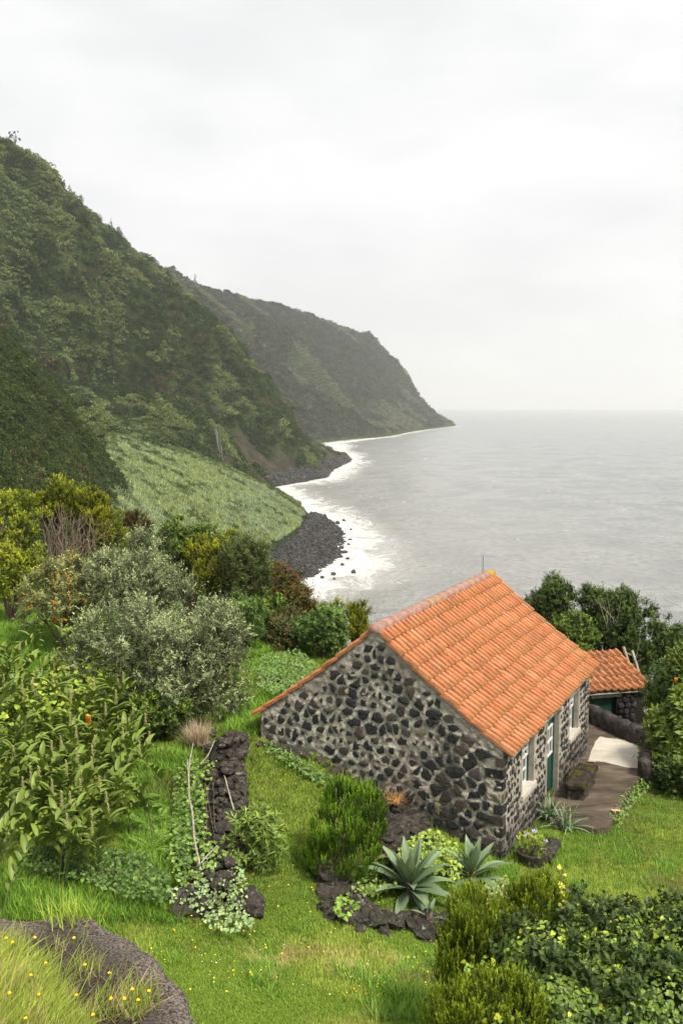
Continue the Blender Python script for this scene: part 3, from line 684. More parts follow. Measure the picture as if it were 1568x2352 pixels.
mb = MB(); mb.box(hp(.03, WV / 2 - .14, rz(WV / 2) - .25), EU * .05, EV * .28, (0, 0, .30)); mb.build('ridge_end', PLASTER, roof)
# antenna
ab = hp(LU * .90, WV / 2, rz(WV / 2) + .1)
an = thing('television_antenna', 'thin grey television antenna standing on the far end of the roof ridge', 'antenna', ab)
MB().tube([ab, ab + [0, 0, .52]], .017, 6).build('mast', METAL, an)
tp = ab + np.array([0, 0, .52]); dr = np.array([.97, -.25, 0]); sd = np.array([.25, .97, 0])
MB().tube([tp - dr * .08, tp + dr * .34], .012, 5).build('boom', METAL, an)
for k in range(5): MB().tube([tp + dr * (k * .075) - sd * (.16 - .02 * k), tp + dr * (k * .075) + sd * (.16 - .02 * k)], .006, 4).build('element', METAL, an)
# ------------------------------------------------------------------ scattering (for what nobody could count)
def nrmv(a): return a / (np.linalg.norm(a, axis=-1, keepdims=True) + 1e-9)
def leafquads(P, D, N, L, W, bend=.0):
    """One folded rhombus per leaf: base, side, tip, side."""
    D = nrmv(D); S = nrmv(np.cross(D, N)); N = np.cross(S, D); L = np.reshape(L, (-1, 1)) * np.ones((len(P), 1)); W = np.reshape(W, (-1, 1)) * np.ones((len(P), 1))
    mid = P + D * L * .45 - N * W * .18
    V = np.stack([P, mid + S * W * .5 + N * W * .2, P + D * L - N * L * bend, mid - S * W * .5 + N * W * .2], 1)
    F = np.arange(len(P) * 4).reshape(-1, 4)
    return V.reshape(-1, 3), F
def rdir(rs, n):
    v = rs.normal(size=(n, 3)); return nrmv(v)
def proto(name, V, F, col, m):
    me_o = npmesh(name, V, F, m, col=col); COL.objects.unlink(me_o); return me_o
_sc = [0]
def scatter(name, label, pts, rot, scl, idx, protos, m=None):
    me = bpy.data.meshes.new(name); pts = np.asarray(pts, np.float32); me.vertices.add(len(pts)); me.vertices.foreach_set('co', pts.ravel())
    me.attributes.new('rot', 'FLOAT_VECTOR', 'POINT').data.foreach_set('vector', np.asarray(rot, np.float32).ravel())
    scl = np.asarray(scl, np.float32); scl = scl if scl.ndim == 2 else np.repeat(scl[:, None], 3, 1)
    me.attributes.new('scl', 'FLOAT_VECTOR', 'POINT').data.foreach_set('vector', scl.ravel())
    me.attributes.new('idx', 'INT', 'POINT').data.foreach_set('value', np.asarray(idx, np.int32))
    o = bpy.data.objects.new(name, me); COL.objects.link(o)
    _sc[0] += 1; cl = bpy.data.collections.new('scatter_source_%02d' % _sc[0])
    for k, p_ in enumerate(protos): p_.name = 'source_%02d_%02d' % (_sc[0], k); cl.objects.link(p_)
    g = bpy.data.node_groups.new('scatter', 'GeometryNodeTree')
    g.interface.new_socket('Geometry', in_out='INPUT', socket_type='NodeSocketGeometry'); g.interface.new_socket('Geometry', in_out='OUTPUT', socket_type='NodeSocketGeometry')
    N = g.nodes.new; gi, go, ip, ci = N('NodeGroupInput'), N('NodeGroupOutput'), N('GeometryNodeInstanceOnPoints'), N('GeometryNodeCollectionInfo')
    ci.inputs['Collection'].default_value = cl; ci.inputs['Separate Children'].default_value = True; ci.inputs['Reset Children'].default_value = True
    def na(n_, ty):
        x = N('GeometryNodeInputNamedAttribute'); x.data_type = ty; x.inputs[0].default_value = n_; return x.outputs[0]
    g.links.new(gi.outputs[0], ip.inputs['Points']); g.links.new(ci.outputs[0], ip.inputs['Instance']); ip.inputs['Pick Instance'].default_value = True
    g.links.new(na('idx', 'INT'), ip.inputs['Instance Index'])
    er = N('FunctionNodeEulerToRotation'); g.links.new(na('rot', 'FLOAT_VECTOR'), er.inputs[0]); g.links.new(er.outputs[0], ip.inputs['Rotation'])
    g.links.new(na('scl', 'FLOAT_VECTOR'), ip.inputs['Scale']); g.links.new(ip.outputs[0], go.inputs[0])
    o.modifiers.new('scatter', 'NODES').node_group = g
    tag(o, label, kind='stuff'); return o
def pix(P):                                   # world -> photograph
    Q = P - CAM; c, s = math.cos(PIT), math.sin(PIT); d = Q[:, 1] * c - Q[:, 2] * s; u = Q[:, 1] * s + Q[:, 2] * c
    return CX + FPX * Q[:, 0] / d, CY - FPX * u / d, d
def sample_grid(G, n, rs, margin=130):
    a, b = G.shape[:2]; p00, p10, p01, p11 = G[:-1, :-1], G[1:, :-1], G[:-1, 1:], G[1:, 1:]
    ar = np.linalg.norm(np.cross(p10 - p00, p01 - p00), axis=-1).ravel(); k = rs.choice(len(ar), n, p=ar / ar.sum()); i, j = np.divmod(k, b - 1)
    u, v = rs.random((n, 1)), rs.random((n, 1))
    P = (p00[i, j] * (1 - u) * (1 - v) + p10[i, j] * u * (1 - v) + p01[i, j] * (1 - u) * v + p11[i, j] * u * v)
    x, y, d = pix(P); ok = (x > -margin) & (x < 1568 + margin) & (y > -50) & (y < 2400)
    return P[ok], i[ok], j[ok]
def blob_bush(rs, n, size, base, tip, lobes=7, tall=1.0):
    C = rdir(rs, lobes) * .62; C[:, 2] = np.abs(C[:, 2]) * .9; r = rs.uniform(.22, .5, lobes)
    k = rs.integers(0, lobes, n); d = rdir(rs, n); d[:, 2] = np.abs(d[:, 2]) * 1.1 - .25; d = nrmv(d)
    P = C[k] + d * r[k][:, None] * rs.uniform(.8, 1.05, (n, 1)); P[:, 2] *= tall
    D = nrmv(d + rdir(rs, n) * .8 + [0, 0, .3]); V, F = leafquads(P, D, nrmv(d + rdir(rs, n) * .4), size * rs.uniform(.7, 1.3, n), size * rs.uniform(.6, .9, n))
    f = np.clip(rs.random(n) * .9, 0, 1)[:, None]; c = np.array(base) * (1 - f) + np.array(tip) * f
    return V, F, np.repeat(c, 4, 0)
rs = np.random.default_rng(40)
PB = [proto('bush', *blob_bush(rs, 230, .21, (.005, .010, .003), (.046, .072, .020)), FORM), proto('bush', *blob_bush(rs, 230, .21, (.012, .020, .005), (.066, .090, .026)), FORM),
      proto('bush', *blob_bush(rs, 230, .2, (.045, .066, .020), (.14, .155, .055)), FORM), proto('bush', *blob_bush(rs, 230, .19, (.030, .032, .012), (.075, .065, .028)), FORM),
      proto('bush', *blob_bush(rs, 260, .2, (.075, .10, .038), (.15, .18, .075), tall=.7), FORM), proto('bush', *blob_bush(rs, 240, .2, (.014, .026, .009), (.03, .048, .016), 9, 1.7), FORM)]
def hill_forest(name, label, H, n, rad, choose, rs, protos, rocklim=.38, sink=.35):
    G, N2, rk, tt_ = H; P, i, j = sample_grid(G, n, rs); keep = (rk[i, j] < rocklim * rs.uniform(.6, 1.6, len(P))) & (P[:, 2] > 5)
    P, i, j = P[keep], i[keep], j[keep]; r = rad[0] + (rad[1] - rad[0]) * rs.random(len(P)) ** 1.7
    idx, mul = choose(P, tt_[i, j], rs); r = r * mul; P = P + N2[i, j] * (r * (.5 - sink))[:, None] * .4
    rot = np.c_[rs.normal(0, .15, (len(P), 2)), rs.uniform(0, 6.28, len(P))]
    scatter(name, label, P, rot, np.c_[r, r, r * rs.uniform(.75, 1.2, len(P))], idx, protos)
def chooseA(P, t_, rs):
    a = fbm(P * .012, 3, 81); b = fbm(P * .05, 2, 82); x, y, d = pix(P); u = rs.random(len(P))
    idx = np.where(u < .5, 0, np.where(u < .85, 1, 5)); idx = np.where(b > .16, 2, idx); idx = np.where((b < -.42), 3, idx)
    band = (np.abs((y - 700) - 1.15 * (x - 60)) < 60 + 40 * a) & (P[:, 1] < 640); idx = np.where(band & (u < .85), 4, idx); idx = np.where((a > .20) & (u < .7), 4, idx)
    return idx, np.where(idx == 4, .7, np.where(idx == 5, .9, 1.0)) * np.where(rs.random(len(P)) < .05, 1.5, 1.0)
hill_forest('forest', 'dark green trees and scrub covering the steep main cliff', A_, 54000, (1.3, 4.8), chooseA, np.random.default_rng(41), PB)
def chooseN(P, t_, rs):
    b = fbm(P * .06, 3, 83); u = rs.random(len(P)); idx = np.where(u < .55, 0, 1); idx = np.where((b > .30) & (u > .55), 3, idx); idx = np.where(u > .95, 2, idx); return idx, np.ones(len(P))
PB2 = [proto('bush', *blob_bush(rs, 230, .21, b_, t_, 8, tl), FORM) for b_, t_, tl in (((.007, .013, .004), (.050, .072, .018), 1), ((.010, .017, .005), (.066, .088, .022), 1), ((.05, .066, .02), (.11, .12, .045), 1), ((.030, .030, .011), (.085, .066, .024), 1), ((.07, .095, .036), (.15, .18, .075), .7))]
hill_forest('scrub', 'dark bushy scrub covering the nearer spur on the left', N_, 38000, (.6, 1.9), chooseN, np.random.default_rng(42), PB2, 2)
def chooseB(P, t_, rs):
    a = fbm(P * .006, 3, 84); u = rs.random(len(P)); idx = np.where(u < .6, 0, 1); idx = np.where(a > .12, 4, idx); idx = np.where(u > .93, 3, idx); return idx, np.where(idx == 4, .7, 1.0)
PB3 = [proto('bush', *blob_bush(rs, 130, .26, b_, t_, 7, tl), FORM) for b_, t_, tl in (((.012, .017, .011), (.040, .050, .030), 1), ((.020, .026, .017), (.062, .070, .042), 1), ((.05, .066, .02), (.11, .12, .045), 1), ((.034, .031, .022), (.085, .072, .050), 1), ((.055, .065, .040), (.12, .13, .075), .7))]  # far foliage greyed in its colour to stand in for haze
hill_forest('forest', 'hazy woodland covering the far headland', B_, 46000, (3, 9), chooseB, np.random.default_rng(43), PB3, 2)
def reedtuft(rs, n, h, base, tip):
    P = np.c_[rs.normal(0, .45, (n, 2)), np.zeros(n)]; D = nrmv(np.c_[rs.normal(.12, .22, n), rs.normal(0, .22, n), np.ones(n)]); V, F = leafquads(P, D, rdir(rs, n), h * rs.uniform(.6, 1.15, n), rs.uniform(.08, .15, n), .25)
    f = rs.random((n, 1)); return V, F, np.repeat(np.array(base) * (1 - f) + np.array(tip) * f, 4, 0)
PR = [proto('reed', *reedtuft(rs, 60, 1.5, (.095, .13, .050), (.24, .275, .135)), FORM), proto('reed', *reedtuft(rs, 60, 1.4, (.095, .13, .062), (.19, .225, .125)), FORM),
      proto('reed', *reedtuft(rs, 60, 1.1, (.10, .125, .034), (.20, .215, .068)), FORM), proto('bush', *blob_bush(rs, 230, .21, (.03, .05, .014), (.075, .10, .03)), FORM), proto('bush', *blob_bush(rs, 230, .21, (.06, .085, .03), (.12, .15, .055), 7, .7), FORM)]
def chooseR(P, t_, rs):
    a = fbm(P * .03, 3, 85); b = fbm(P * .11, 2, 86); u = rs.random(len(P)); x, y, d = pix(P); edge = np.abs(y - np.interp(x, [290, 400, 600, 710], [1012, 1032, 1108, 1182])) < 9; idx = np.where(a > 0, 0, 1); idx = np.where((b > .1) & (u > .4), 2, idx)
    idx = np.where((b < -.22) & (u < .5), 3, idx); idx = np.where((b < -.08) & (u > .8), 4, idx); idx = np.where(edge & (u < .5), 3, idx); idx = np.where(u > .985, 3, idx); return idx, np.where(idx >= 3, rs.uniform(.7, 1.7, len(P)), 1.0)
hill_forest('reeds', 'pale grey-green reeds and scrub growing over the low slope', R_, 42000, (.8, 1.5), chooseR, np.random.default_rng(44), PR, 9, .3)
# ------------------------------------------------------------------ rocks
import bmesh
def rockmesh(name, seed, sub, m, amp=.28, flat=.75, freq=1.3):
    bm = bmesh.new(); bmesh.ops.create_icosphere(bm, subdivisions=sub, radius=1.0)
    P = np.array([v.co[:] for v in bm.verts]); d = 1 + fbm(P * freq + seed * 7.7, 3, seed) * amp * 1.6
    Q = P * d[:, None]
    for k in range(6):                         # a few flat broken faces
        n = rdir(np.random.default_rng(seed * 31 + k), 1)[0]; h = Q @ n; lim = .72; Q = Q - np.clip(h - lim, 0, None)[:, None] * n * .8
    Q[:, 2] *= flat
    for v, q in zip(bm.verts, Q): v.co = q
    me = bpy.data.meshes.new(name); bm.to_mesh(me); bm.free(); me.materials.append(m); me.polygons.foreach_set('use_smooth', [True] * len(me.polygons)); me.set_sharp_from_angle(angle=math.radians(35)); return me
SH = [rockmesh('boulder', 300 + k, 2 if k < 4 else 1, SHORE, .5, .85, 2.1) for k in range(6)]
rs = np.random.default_rng(45)
Pq, i, j = sample_grid(Gb, 11000, rs); s_ = .20 + 1.3 * rs.random(len(Pq)) ** 6
pr = [bpy.data.objects.new('rock', SH[4]), bpy.data.objects.new('rock', SH[5]), bpy.data.objects.new('rock', SH[3])]
Pq2, i, j = sample_grid(Gb2, 3500, rs); s2 = .6 + 2.0 * rs.random(len(Pq2)) ** 4
PA = np.r_[Pq, Pq2]; SA = np.r_[s_, s2]; PA[:, 2] += SA * .1
scatter('pebbles', 'dark stones covering the boulder beaches', PA, rs.uniform(0, 6.28, (len(PA), 3)) * [.15, .15, 1], SA, rs.integers(0, 3, len(PA)), pr)
k = 0
def beach_boulder(p, s_, label, group, m=None):
    global k
    o = bpy.data.objects.new('boulder', SH[k % 4]); k += 1; COL.objects.link(o); o.location = tuple(p); o.rotation_euler = (rs.normal(0, .2), rs.normal(0, .2), rs.uniform(0, 6.28)); o.scale = (s_ * rs.uniform(.8, 1.4), s_ * rs.uniform(.8, 1.2), s_ * rs.uniform(.7, 1.0))
    tag(o, label, 'boulder', group)
for _ in range(60):
    a, b = rs.integers(2, 58), rs.integers(2, 23); p = Gb[a, b].copy(); p[2] += .4
    beach_boulder(p, rs.uniform(.7, 1.5), 'dark boulder lying on the black stone beach', 'boulders on the beach')
for px, py, s_ in [(775, 1203, 1.3), (790, 1196, 1.0), (785, 1225, 1.1), (803, 1240, 1.1), (800, 1252, .9), (806, 1216, .7), (792, 1268, 1.1), (782, 1278, 1.0), (798, 1283, .7), (786, 1297, .8), (765, 1318, 1.0), (740, 1326, .8), (812, 1314, 1.0), (768, 1330, .6)]:
    p = atz(px, py, -CAMZ + .2); beach_boulder(p, s_, 'dark rock standing in the white surf off the beach', 'rocks in the surf')
for px, py in [(1110, 977), (1125, 978), (1140, 977)]:
    p = atz(px, py, -CAMZ + .3); beach_boulder(p, 2.2, 'low reef rock breaking the water off the far headland', 'reef rocks off the headland')
# waterfall
wf = []
for px, py in [(497, 985), (500, 1010), (506, 1030), (508, 1050), (511, 1075), (512, 1084)]:
    wf.append((px, py))
WFALL = mat('falling_water', (.20, .21, .21), .5, .3)
# ------------------------------------------------------------------ paving and hard things round the cottage
def poly_slab(name, m_, pts, z0, z1, parent=None, nz=.0):
    V = [np.array([p_[0], p_[1], CAMZ + z1]) for p_ in pts] + [np.array([p_[0], p_[1], CAMZ + z0]) for p_ in pts]; n = len(pts)
    ar = sum(pts[i][0] * pts[(i + 1) % n][1] - pts[(i + 1) % n][0] * pts[i][1] for i in range(n)); o_ = list(range(n)) if ar > 0 else list(range(n))[::-1]
    F = [tuple(o_)] + [(o_[(i + 1) % n], o_[i], o_[i] + n, o_[(i + 1) % n] + n) for i in range(n)]
    mb = MB(); mb.add(V, F); return mb.build(name, m_, parent)
ZP = -9.76
near = [(1252, 1900), (1268, 1895), (1300, 1897), (1335, 1899), (1368, 1904), (1392, 1900)]
pp = [hp(.9, V0 + .05, 0)] + [atz(x, y, ZP) for x, y in near] + [atz(x, y, ZP) for x, y in [(1400, 1893), (1425, 1850), (1452, 1805), (1478, 1772), (1492, 1745), (1500, 1700), (1500, 1680)]] + [atz(x, y, -9.28) for x, y in [(1494, 1683), (1478, 1674), (1450, 1662), (1420, 1650), (1385, 1634), (1352, 1618), (1340, 1613)]] + [hp(8.1, V0 + .05, 0)]
path = poly_slab('path', CONC, pp, -10.6, ZP); tag(path, 'brown stained concrete path along the front of the cottage', kind='structure')
wp = [(1350, 1748), (1354, 1735), (1358, 1722), (1363, 1712), (1366, 1703), (1371, 1699), (1376, 1692.5), (1384, 1693), (1396, 1695.5), (1412, 1697), (1430, 1700), (1450, 1702), (1466, 1704), (1482, 1707), (1474, 1722), (1468, 1742), (1466, 1764), (1440, 1763), (1415, 1757), (1385, 1750), (1365, 1748)]
wq = []
for a, b in zip(wp, wp[1:] + wp[:1]):
    for q in range(4): wq.append((a[0] + (b[0] - a[0]) * q / 4 + (R.uniform(-.9, .9) if q else 0), a[1] + (b[1] - a[1]) * q / 4 + (R.uniform(-.7, .7) if q else 0)))
pat = poly_slab('pavement', WHITEC, [atz(x, y, ZP) for x, y in wq], ZP - .02, ZP + .006); tag(pat, 'whitewashed square of concrete at the end of the path', kind='structure')
# low wall round the yard
def ribbon_wall(name, line, h, wd, m_, parent=None, seed=1, n=70, zbase=-10.4, rough=.05, closed_top=True):
    L = resample(np.array([[p_[0], p_[1], 0] for p_ in line]), n); tn = nrmv(np.gradient(L, axis=0)); sd_ = np.c_[-tn[:, 1], tn[:, 0], np.zeros(n)]
    prof = [(-.5, 0), (-.52, .35), (-.5, .75), (-.42, .95), (-.22, 1.0), (0, 1.02), (.22, 1.0), (.42, .95), (.5, .75), (.52, .35), (.5, 0)]; V = []
    for i in range(n):
        e = min(1, min(i, n - 1 - i) / 2.0 + .35)
        for a, b in prof: V.append(L[i] + sd_[i] * a * wd * e + np.array([0, 0, CAMZ + zbase + (h - zbase) * b * (1 if b < .5 else .9 + .1 * e)]))
    V = np.array(V); N_r = rdir(np.random.default_rng(seed), len(V)) * .0
    V = V + np.c_[fbm(V * 3.2, 4, seed), fbm(V * 3.2 + 9, 4, seed + 1), fbm(V * 3.2 + 19, 4, seed + 2)] * rough * 2
    k_ = len(prof); F = [(i * k_ + a, i * k_ + a + 1, (i + 1) * k_ + a + 1, (i + 1) * k_ + a) for i in range(n - 1) for a in range(k_ - 1)]
    mb = MB(); mb.add(V, F); mb.add(V[:k_], [tuple(range(k_))]); mb.add(V[-k_:], [tuple(range(k_))[::-1]]); o_ = mb.build(name, m_, parent, True); return o_
ROUGHC = mat('rough_lava_render', rough=.92, spec=.2); t = NT(ROUGHC)
c = t.ramp(t.noise(5, 8, .7), [(.3, (.016, .013, .012)), (.5, (.055, .045, .040)), (.68, (.13, .11, .10)), (.8, (.24, .215, .195))]); t.base(c); t.bump(t.noise(18, 7, .7), 1.0, .05)
lw = [atz(x, y, -9.28) for x, y in [(1330, 1612), (1352, 1618), (1385, 1634), (1420, 1650), (1450, 1662), (1478, 1674), (1494, 1683), (1499, 1695), (1494, 1710), (1487, 1726), (1483, 1741), (1480, 1748)]]
o_ = ribbon_wall('low_wall', lw, -9.28, .40, ROUGHC, seed=4); tag(o_, 'low dark rubble wall curving round the end of the white paved yard', 'wall')
# stone bench by the front wall
b4 = [atz(x, y, -9.30) for x, y in [(1295, 1797), (1327, 1752), (1372, 1755), (1342, 1803)]]
bc = sum(b4) / 4; bench = thing('stone_bench', 'low black stone bench with mossy top against the front wall', 'bench', (bc[0], bc[1], CAMZ + ZP))
MOSS = mat('mossy_stone', rough=.95, spec=.1); t = NT(MOSS)
c = t.ramp(t.noise(7, 7, .7), [(.3, (.014, .012, .010)), (.55, (.055, .047, .036)), (.75, (.15, .13, .10))])
c = t.mix(t.ramp(t.noise(3.4, 5, .6), [(.50, 0.0), (.60, .85)]), c, (.085, .075, .012)); t.base(c); t.bump(t.noise(24, 6, .7), 1.0, .04)
def lump(name, corners, z0, z1, m_, parent, seed, n=9, rough=.035, inset=.0):
    """A rough-hewn block on a four-cornered plan."""
    c4 = [np.array([q[0], q[1]]) for q in corners]; cc = sum(c4) / 4; c4 = [cc + (q - cc) * (1 - inset) for q in c4]; V, F = [], []
    u = np.linspace(0, 1, n)
    for zz, ins in ((z0, .03), (z0 + (z1 - z0) * .6, 0), (z1 - .03, .0), (z1, .05)):
        for e in range(4):
            for q in u[:-1]: p_ = c4[e] * (1 - q) + c4[(e + 1) % 4] * q; p_ = cc + (p_ - cc) * (1 - ins); V.append((p_[0], p_[1], CAMZ + zz))
    k_ = 4 * (n - 1)
    for a in range(3):
        for i in range(k_): F.append((a * k_ + i, a * k_ + (i + 1) % k_, (a + 1) * k_ + (i + 1) % k_, (a + 1) * k_ + i))
    for ins in (.35, .7):
        for e in range(4):
            for q in u[:-1]: p_ = c4[e] * (1 - q) + c4[(e + 1) % 4] * q; p_ = cc + (p_ - cc) * (1 - ins); V.append((p_[0], p_[1], CAMZ + z1 + .01))
    for a in (3, 4):
        for i in range(k_): F.append((a * k_ + i, a * k_ + (i + 1) % k_, (a + 1) * k_ + (i + 1) % k_, (a + 1) * k_ + i))
    V.append((cc[0], cc[1], CAMZ + z1 + .015)); F += [(5 * k_ + i, 5 * k_ + (i + 1) % k_, 6 * k_) for i in range(k_)]
    V = np.array(V); V = V + np.c_[fbm(V * 5, 4, seed), fbm(V * 5 + 7, 4, seed + 1), fbm(V * 5 + 13, 4, seed + 2)] * rough * 2
    a2 = np.cross(np.r_[c4[1] - c4[0], 0], np.r_[c4[2] - c4[1], 0])[2]
    if a2 < 0: F = [f_[::-1] for f_ in F]
    mb = MB(); mb.add(V, F); return mb.build(name, m_, parent, True)
lump('slab', b4, -9.46, -9.30, MOSS, bench, 3); lump('base', b4, ZP - .05, -9.44, LAVA, bench, 5, inset=.14)
# small loose things on the path
TC = mat('broken_tile', (.55, .36, .24), .85, .2)
for (px, py), lab in (((1357, 1748), 'small piece of pale broken tile beside the stone bench'), ((1472, 1776), 'small piece of pale broken tile at the outer edge of the path below the wall'), ((1413, 1861), 'small pale stone lying on the grass edge near the path end')):
    p_ = atz(px, py, ZP + .05); o_ = bpy.data.objects.new('tile_fragment', rockmesh('tile_fragment', int(px), 1, TC, .15, .3)); COL.objects.link(o_); o_.location = tuple(p_); o_.scale = (.15, .07, .08); o_.rotation_euler = (0, 0, -.2); tag(o_, lab, 'tile fragment')
# planter with flowers base, and the stone block beside it
pc = gp(1222, 1985); pl = thing('stone_planter', 'dark round stone planter at the corner of the cottage', 'planter', pc)
V, F = [], []; n = 18
for r_, z_ in ((.20, -.05), (.26, .10), (.29, .26), (.30, .30), (.25, .30), (.235, .22), (.0, .22)):
    for q in range(n): V.append(pc + np.array([math.cos(q * 6.2832 / n) * r_ * 1.15, math.sin(q * 6.2832 / n) * r_, z_]))
for a in range(6):
    for q in range(n): F.append((a * n + q, a * n + (q + 1) % n, (a + 1) * n + (q + 1) % n, (a + 1) * n + q))
V = np.array(V); V += np.c_[fbm(V * 6, 3, 1), fbm(V * 6 + 5, 3, 2), fbm(V * 6 + 9, 3, 3)] * .02
mb = MB(); mb.add(V, F); mb.build('bowl', LAVA, pl, True)
bk = [atz(x, y, -9.35) for x, y in [(1232, 1925), (1262, 1890), (1288, 1905), (1262, 1945)]]
o_ = lump('stone_block', bk, -10.0, -9.62, LAVA, None, 9, rough=.05); tag(o_, 'rough lava block beside the aloe plants at the front wall', 'stone block')

# ------------------------------------------------------------------ shed
SA_ = math.radians(76.5); SX = np.array([math.sin(SA_), math.cos(SA_), 0]); SY = np.array([-SX[1], SX[0], 0])    # SX along the eave to the right, SY backwards
SE = at(1499, 1580, 31.2); szE = SE[2] - CAMZ                                                    # right end of the eave
shed = thing('stone_shed', 'small dry-stone shed with an orange tiled roof behind the cottage', 'shed', SE - [0, 0, 2])
LS, DS, RS = 4.05, 2.35, 1.42                # eave length, roof depth and rise
def shp(s, d, z): return SE - SX * s + SY * d + np.array([0, 0, z])
tp_ = at(1411, 1494, 31.2 + DS * SY[1]); RS = float(tp_[2] - SE[2]); print('shed rise', RS, szE)
tile_rows = 6
O2 = SE - SX * 0.0
def prS(tt_): return SY * DS * (1 - tt_) + np.array([0, 0, RS * (1 - tt_)])
mb = MB(); mb.add([shp(0, .02, -.10), shp(LS, .02, -.10), shp(LS, DS, RS - .10), shp(0, DS, RS - .10)], [(3, 2, 1, 0)])
mb.add([shp(0, DS + .002, RS - .10), shp(LS, DS + .002, RS - .10), shp(LS, DS * 2, -.10), shp(0, DS * 2, -.10)], [(3, 2, 1, 0)]); sroof = mb.build('roof', PLASTER, shed)
nc = int(LS / .226)
tile_field(sroof, SE, -SX, prS, tile_rows, nc, LS / nc, lambda s_: 0, np.random.default_rng(8), budget=300)
DX0, DX1 = 1.20, 2.15                        # door, from the right end of the eave
swl = MB(); sw0, sw1 = .22, LS; fy = .16
def spt(s, z): return SE - SX * s + SY * fy + np.array([0, 0, z])
GB = -2.25
swl.add([spt(sw0, GB), spt(DX0, GB), spt(DX0, -.02), spt(sw0, -.02)], [(0, 1, 2, 3)]); swl.add([spt(DX1, GB), spt(sw1, GB), spt(sw1, -.02), spt(DX1, -.02)], [(0, 1, 2, 3)]); swl.add([spt(DX0, -.26), spt(DX1, -.26), spt(DX1, -.02), spt(DX0, -.02)], [(0, 1, 2, 3)])
rb = lambda s, z: spt(s, z) + SY * .35
swl.add([spt(sw0, GB), spt(sw0, -.02), rb(sw0, -.02) + SY * 3, rb(sw0, GB) + SY * 3, rb(sw0, RS - .12) + SY * (DS - .5)], [(0, 1, 4), (0, 4, 3), (4, 2, 3)])
swl.add([spt(DX0, GB), spt(DX0, -.26), rb(DX0, -.26), rb(DX0, GB)], [(0, 1, 2, 3)]); swl.add([spt(DX1, GB), spt(DX1, -.26), rb(DX1, -.26), rb(DX1, GB)], [(0, 1, 2, 3)])
DRY = mat('dark_joint', (.028, .024, .020), .95, .1); swall = swl.build('wall', DRY, shed)
rs = np.random.default_rng(15); pts = []; z = GB + .3
while z < -.05:
    h_ = rs.uniform(.15, .21); s = sw0 + rs.uniform(0, .1)
    while s < sw1: wv = rs.uniform(.16, .30); pts.append((s + wv / 2, z + h_ / 2)); s += wv
    z += h_
def in_s(q): return sw0 - .01 < q[0] < sw1 and q[1] < -.03 and not (DX0 - .02 < q[0] < DX1 + .02 and q[1] < -.24)
polystone(rs, stonecells(rs, pts, in_s, lambda p: .010, nsub=1), spt, -SY, .06, swall)
MB().box(spt(DX0 - .15, -.25) - SY * .03, -SX * (DX1 - DX0 + .3), SY * .3, (0, 0, .13)).build('lintel', PLASTER, shed)
sd = MB().box(spt(DX0 + .02, GB) + SY * .16, -SX * .02, SY * .04, (0, 0, 1.98)).build('door', GREEN, shed)
for i in range(6):
    a = DX0 + .05 + i * .15; MB().box(spt(a, GB) + SY * (.18 + .004 * (i % 2)), -SX * .143, SY * .03, (0, 0, 1.97)).build('plank', GREEN, sd)
# ladder leaning on the shed's end
la = shp(-.02, 2.0, RS + .22); lb = shp(-.75, 1.3, GB + .2)
lad = thing('wooden_ladder', 'weathered grey wooden ladder leaning on the end of the shed', 'ladder', lb)
for s_ in (0, 1):
    off = SX * .30 * s_ - SY * .05 * s_ - np.array([0, 0, .14 * s_]); ax = nrmv(la - lb); sdv = nrmv(np.cross(ax, SX)); MB().box(lb + off, SX * .07, sdv * .09, la - lb).build('rail', PALEWOOD, lad)
for q in range(1, 9):
    c0 = lb + (la - lb) * q / 8.6 + nrmv(np.cross(nrmv(la - lb), SX)) * .03; MB().tube([c0 + SX * .05, c0 + SX * .31 - np.array([0, 0, .12])], .018, 6).build('rung', PALEWOOD, lad)

# ------------------------------------------------------------------ lava rocks, rubble, dry stone wall
RK = [rockmesh('lava_rock', 500 + q, 3, LAVA, .55, .85, 2.4) for q in range(6)]
def rock_thing(p, s_, label, group=None, name='lava_rock', fl=1.0, m=None):
    o = bpy.data.objects.new(name, RK[R.randrange(6)]); COL.objects.link(o); o.location = tuple(p); o.scale = (s_ * R.uniform(.85, 1.25), s_ * R.uniform(.85, 1.15), s_ * R.uniform(.75, 1.05) * fl); o.rotation_euler = (R.uniform(-.3, .3), R.uniform(-.3, .3), R.uniform(0, 6.28)); tag(o, label, 'rock', group); return o
for px, py, s_ in [(742, 2010, .20), (765, 2030, .20), (790, 2018, .17), (748, 2050, .16), (778, 2062, .22), (802, 2052, .16), (820, 2072, .20), (790, 2095, .18), (815, 2105, .19), (842, 2098, .17), (860, 2112, .2), (884, 2105, .16), (905, 2118, .18), (932, 2110, .17), (955, 2122, .19), (985, 2112, .2), (1005, 2135, .2), (1022, 2118, .16), (760, 2098, .12), (745, 2078, .13), (830, 2130, .10), (880, 2134, .10), (975, 2148, .13)]:
    p_ = gp(px, py + 10); rock_thing(p_ + [0, 0, s_ * .35], s_ * 1.25, 'rough black lava rock edging the agave bed', 'lava rocks round the agave bed')
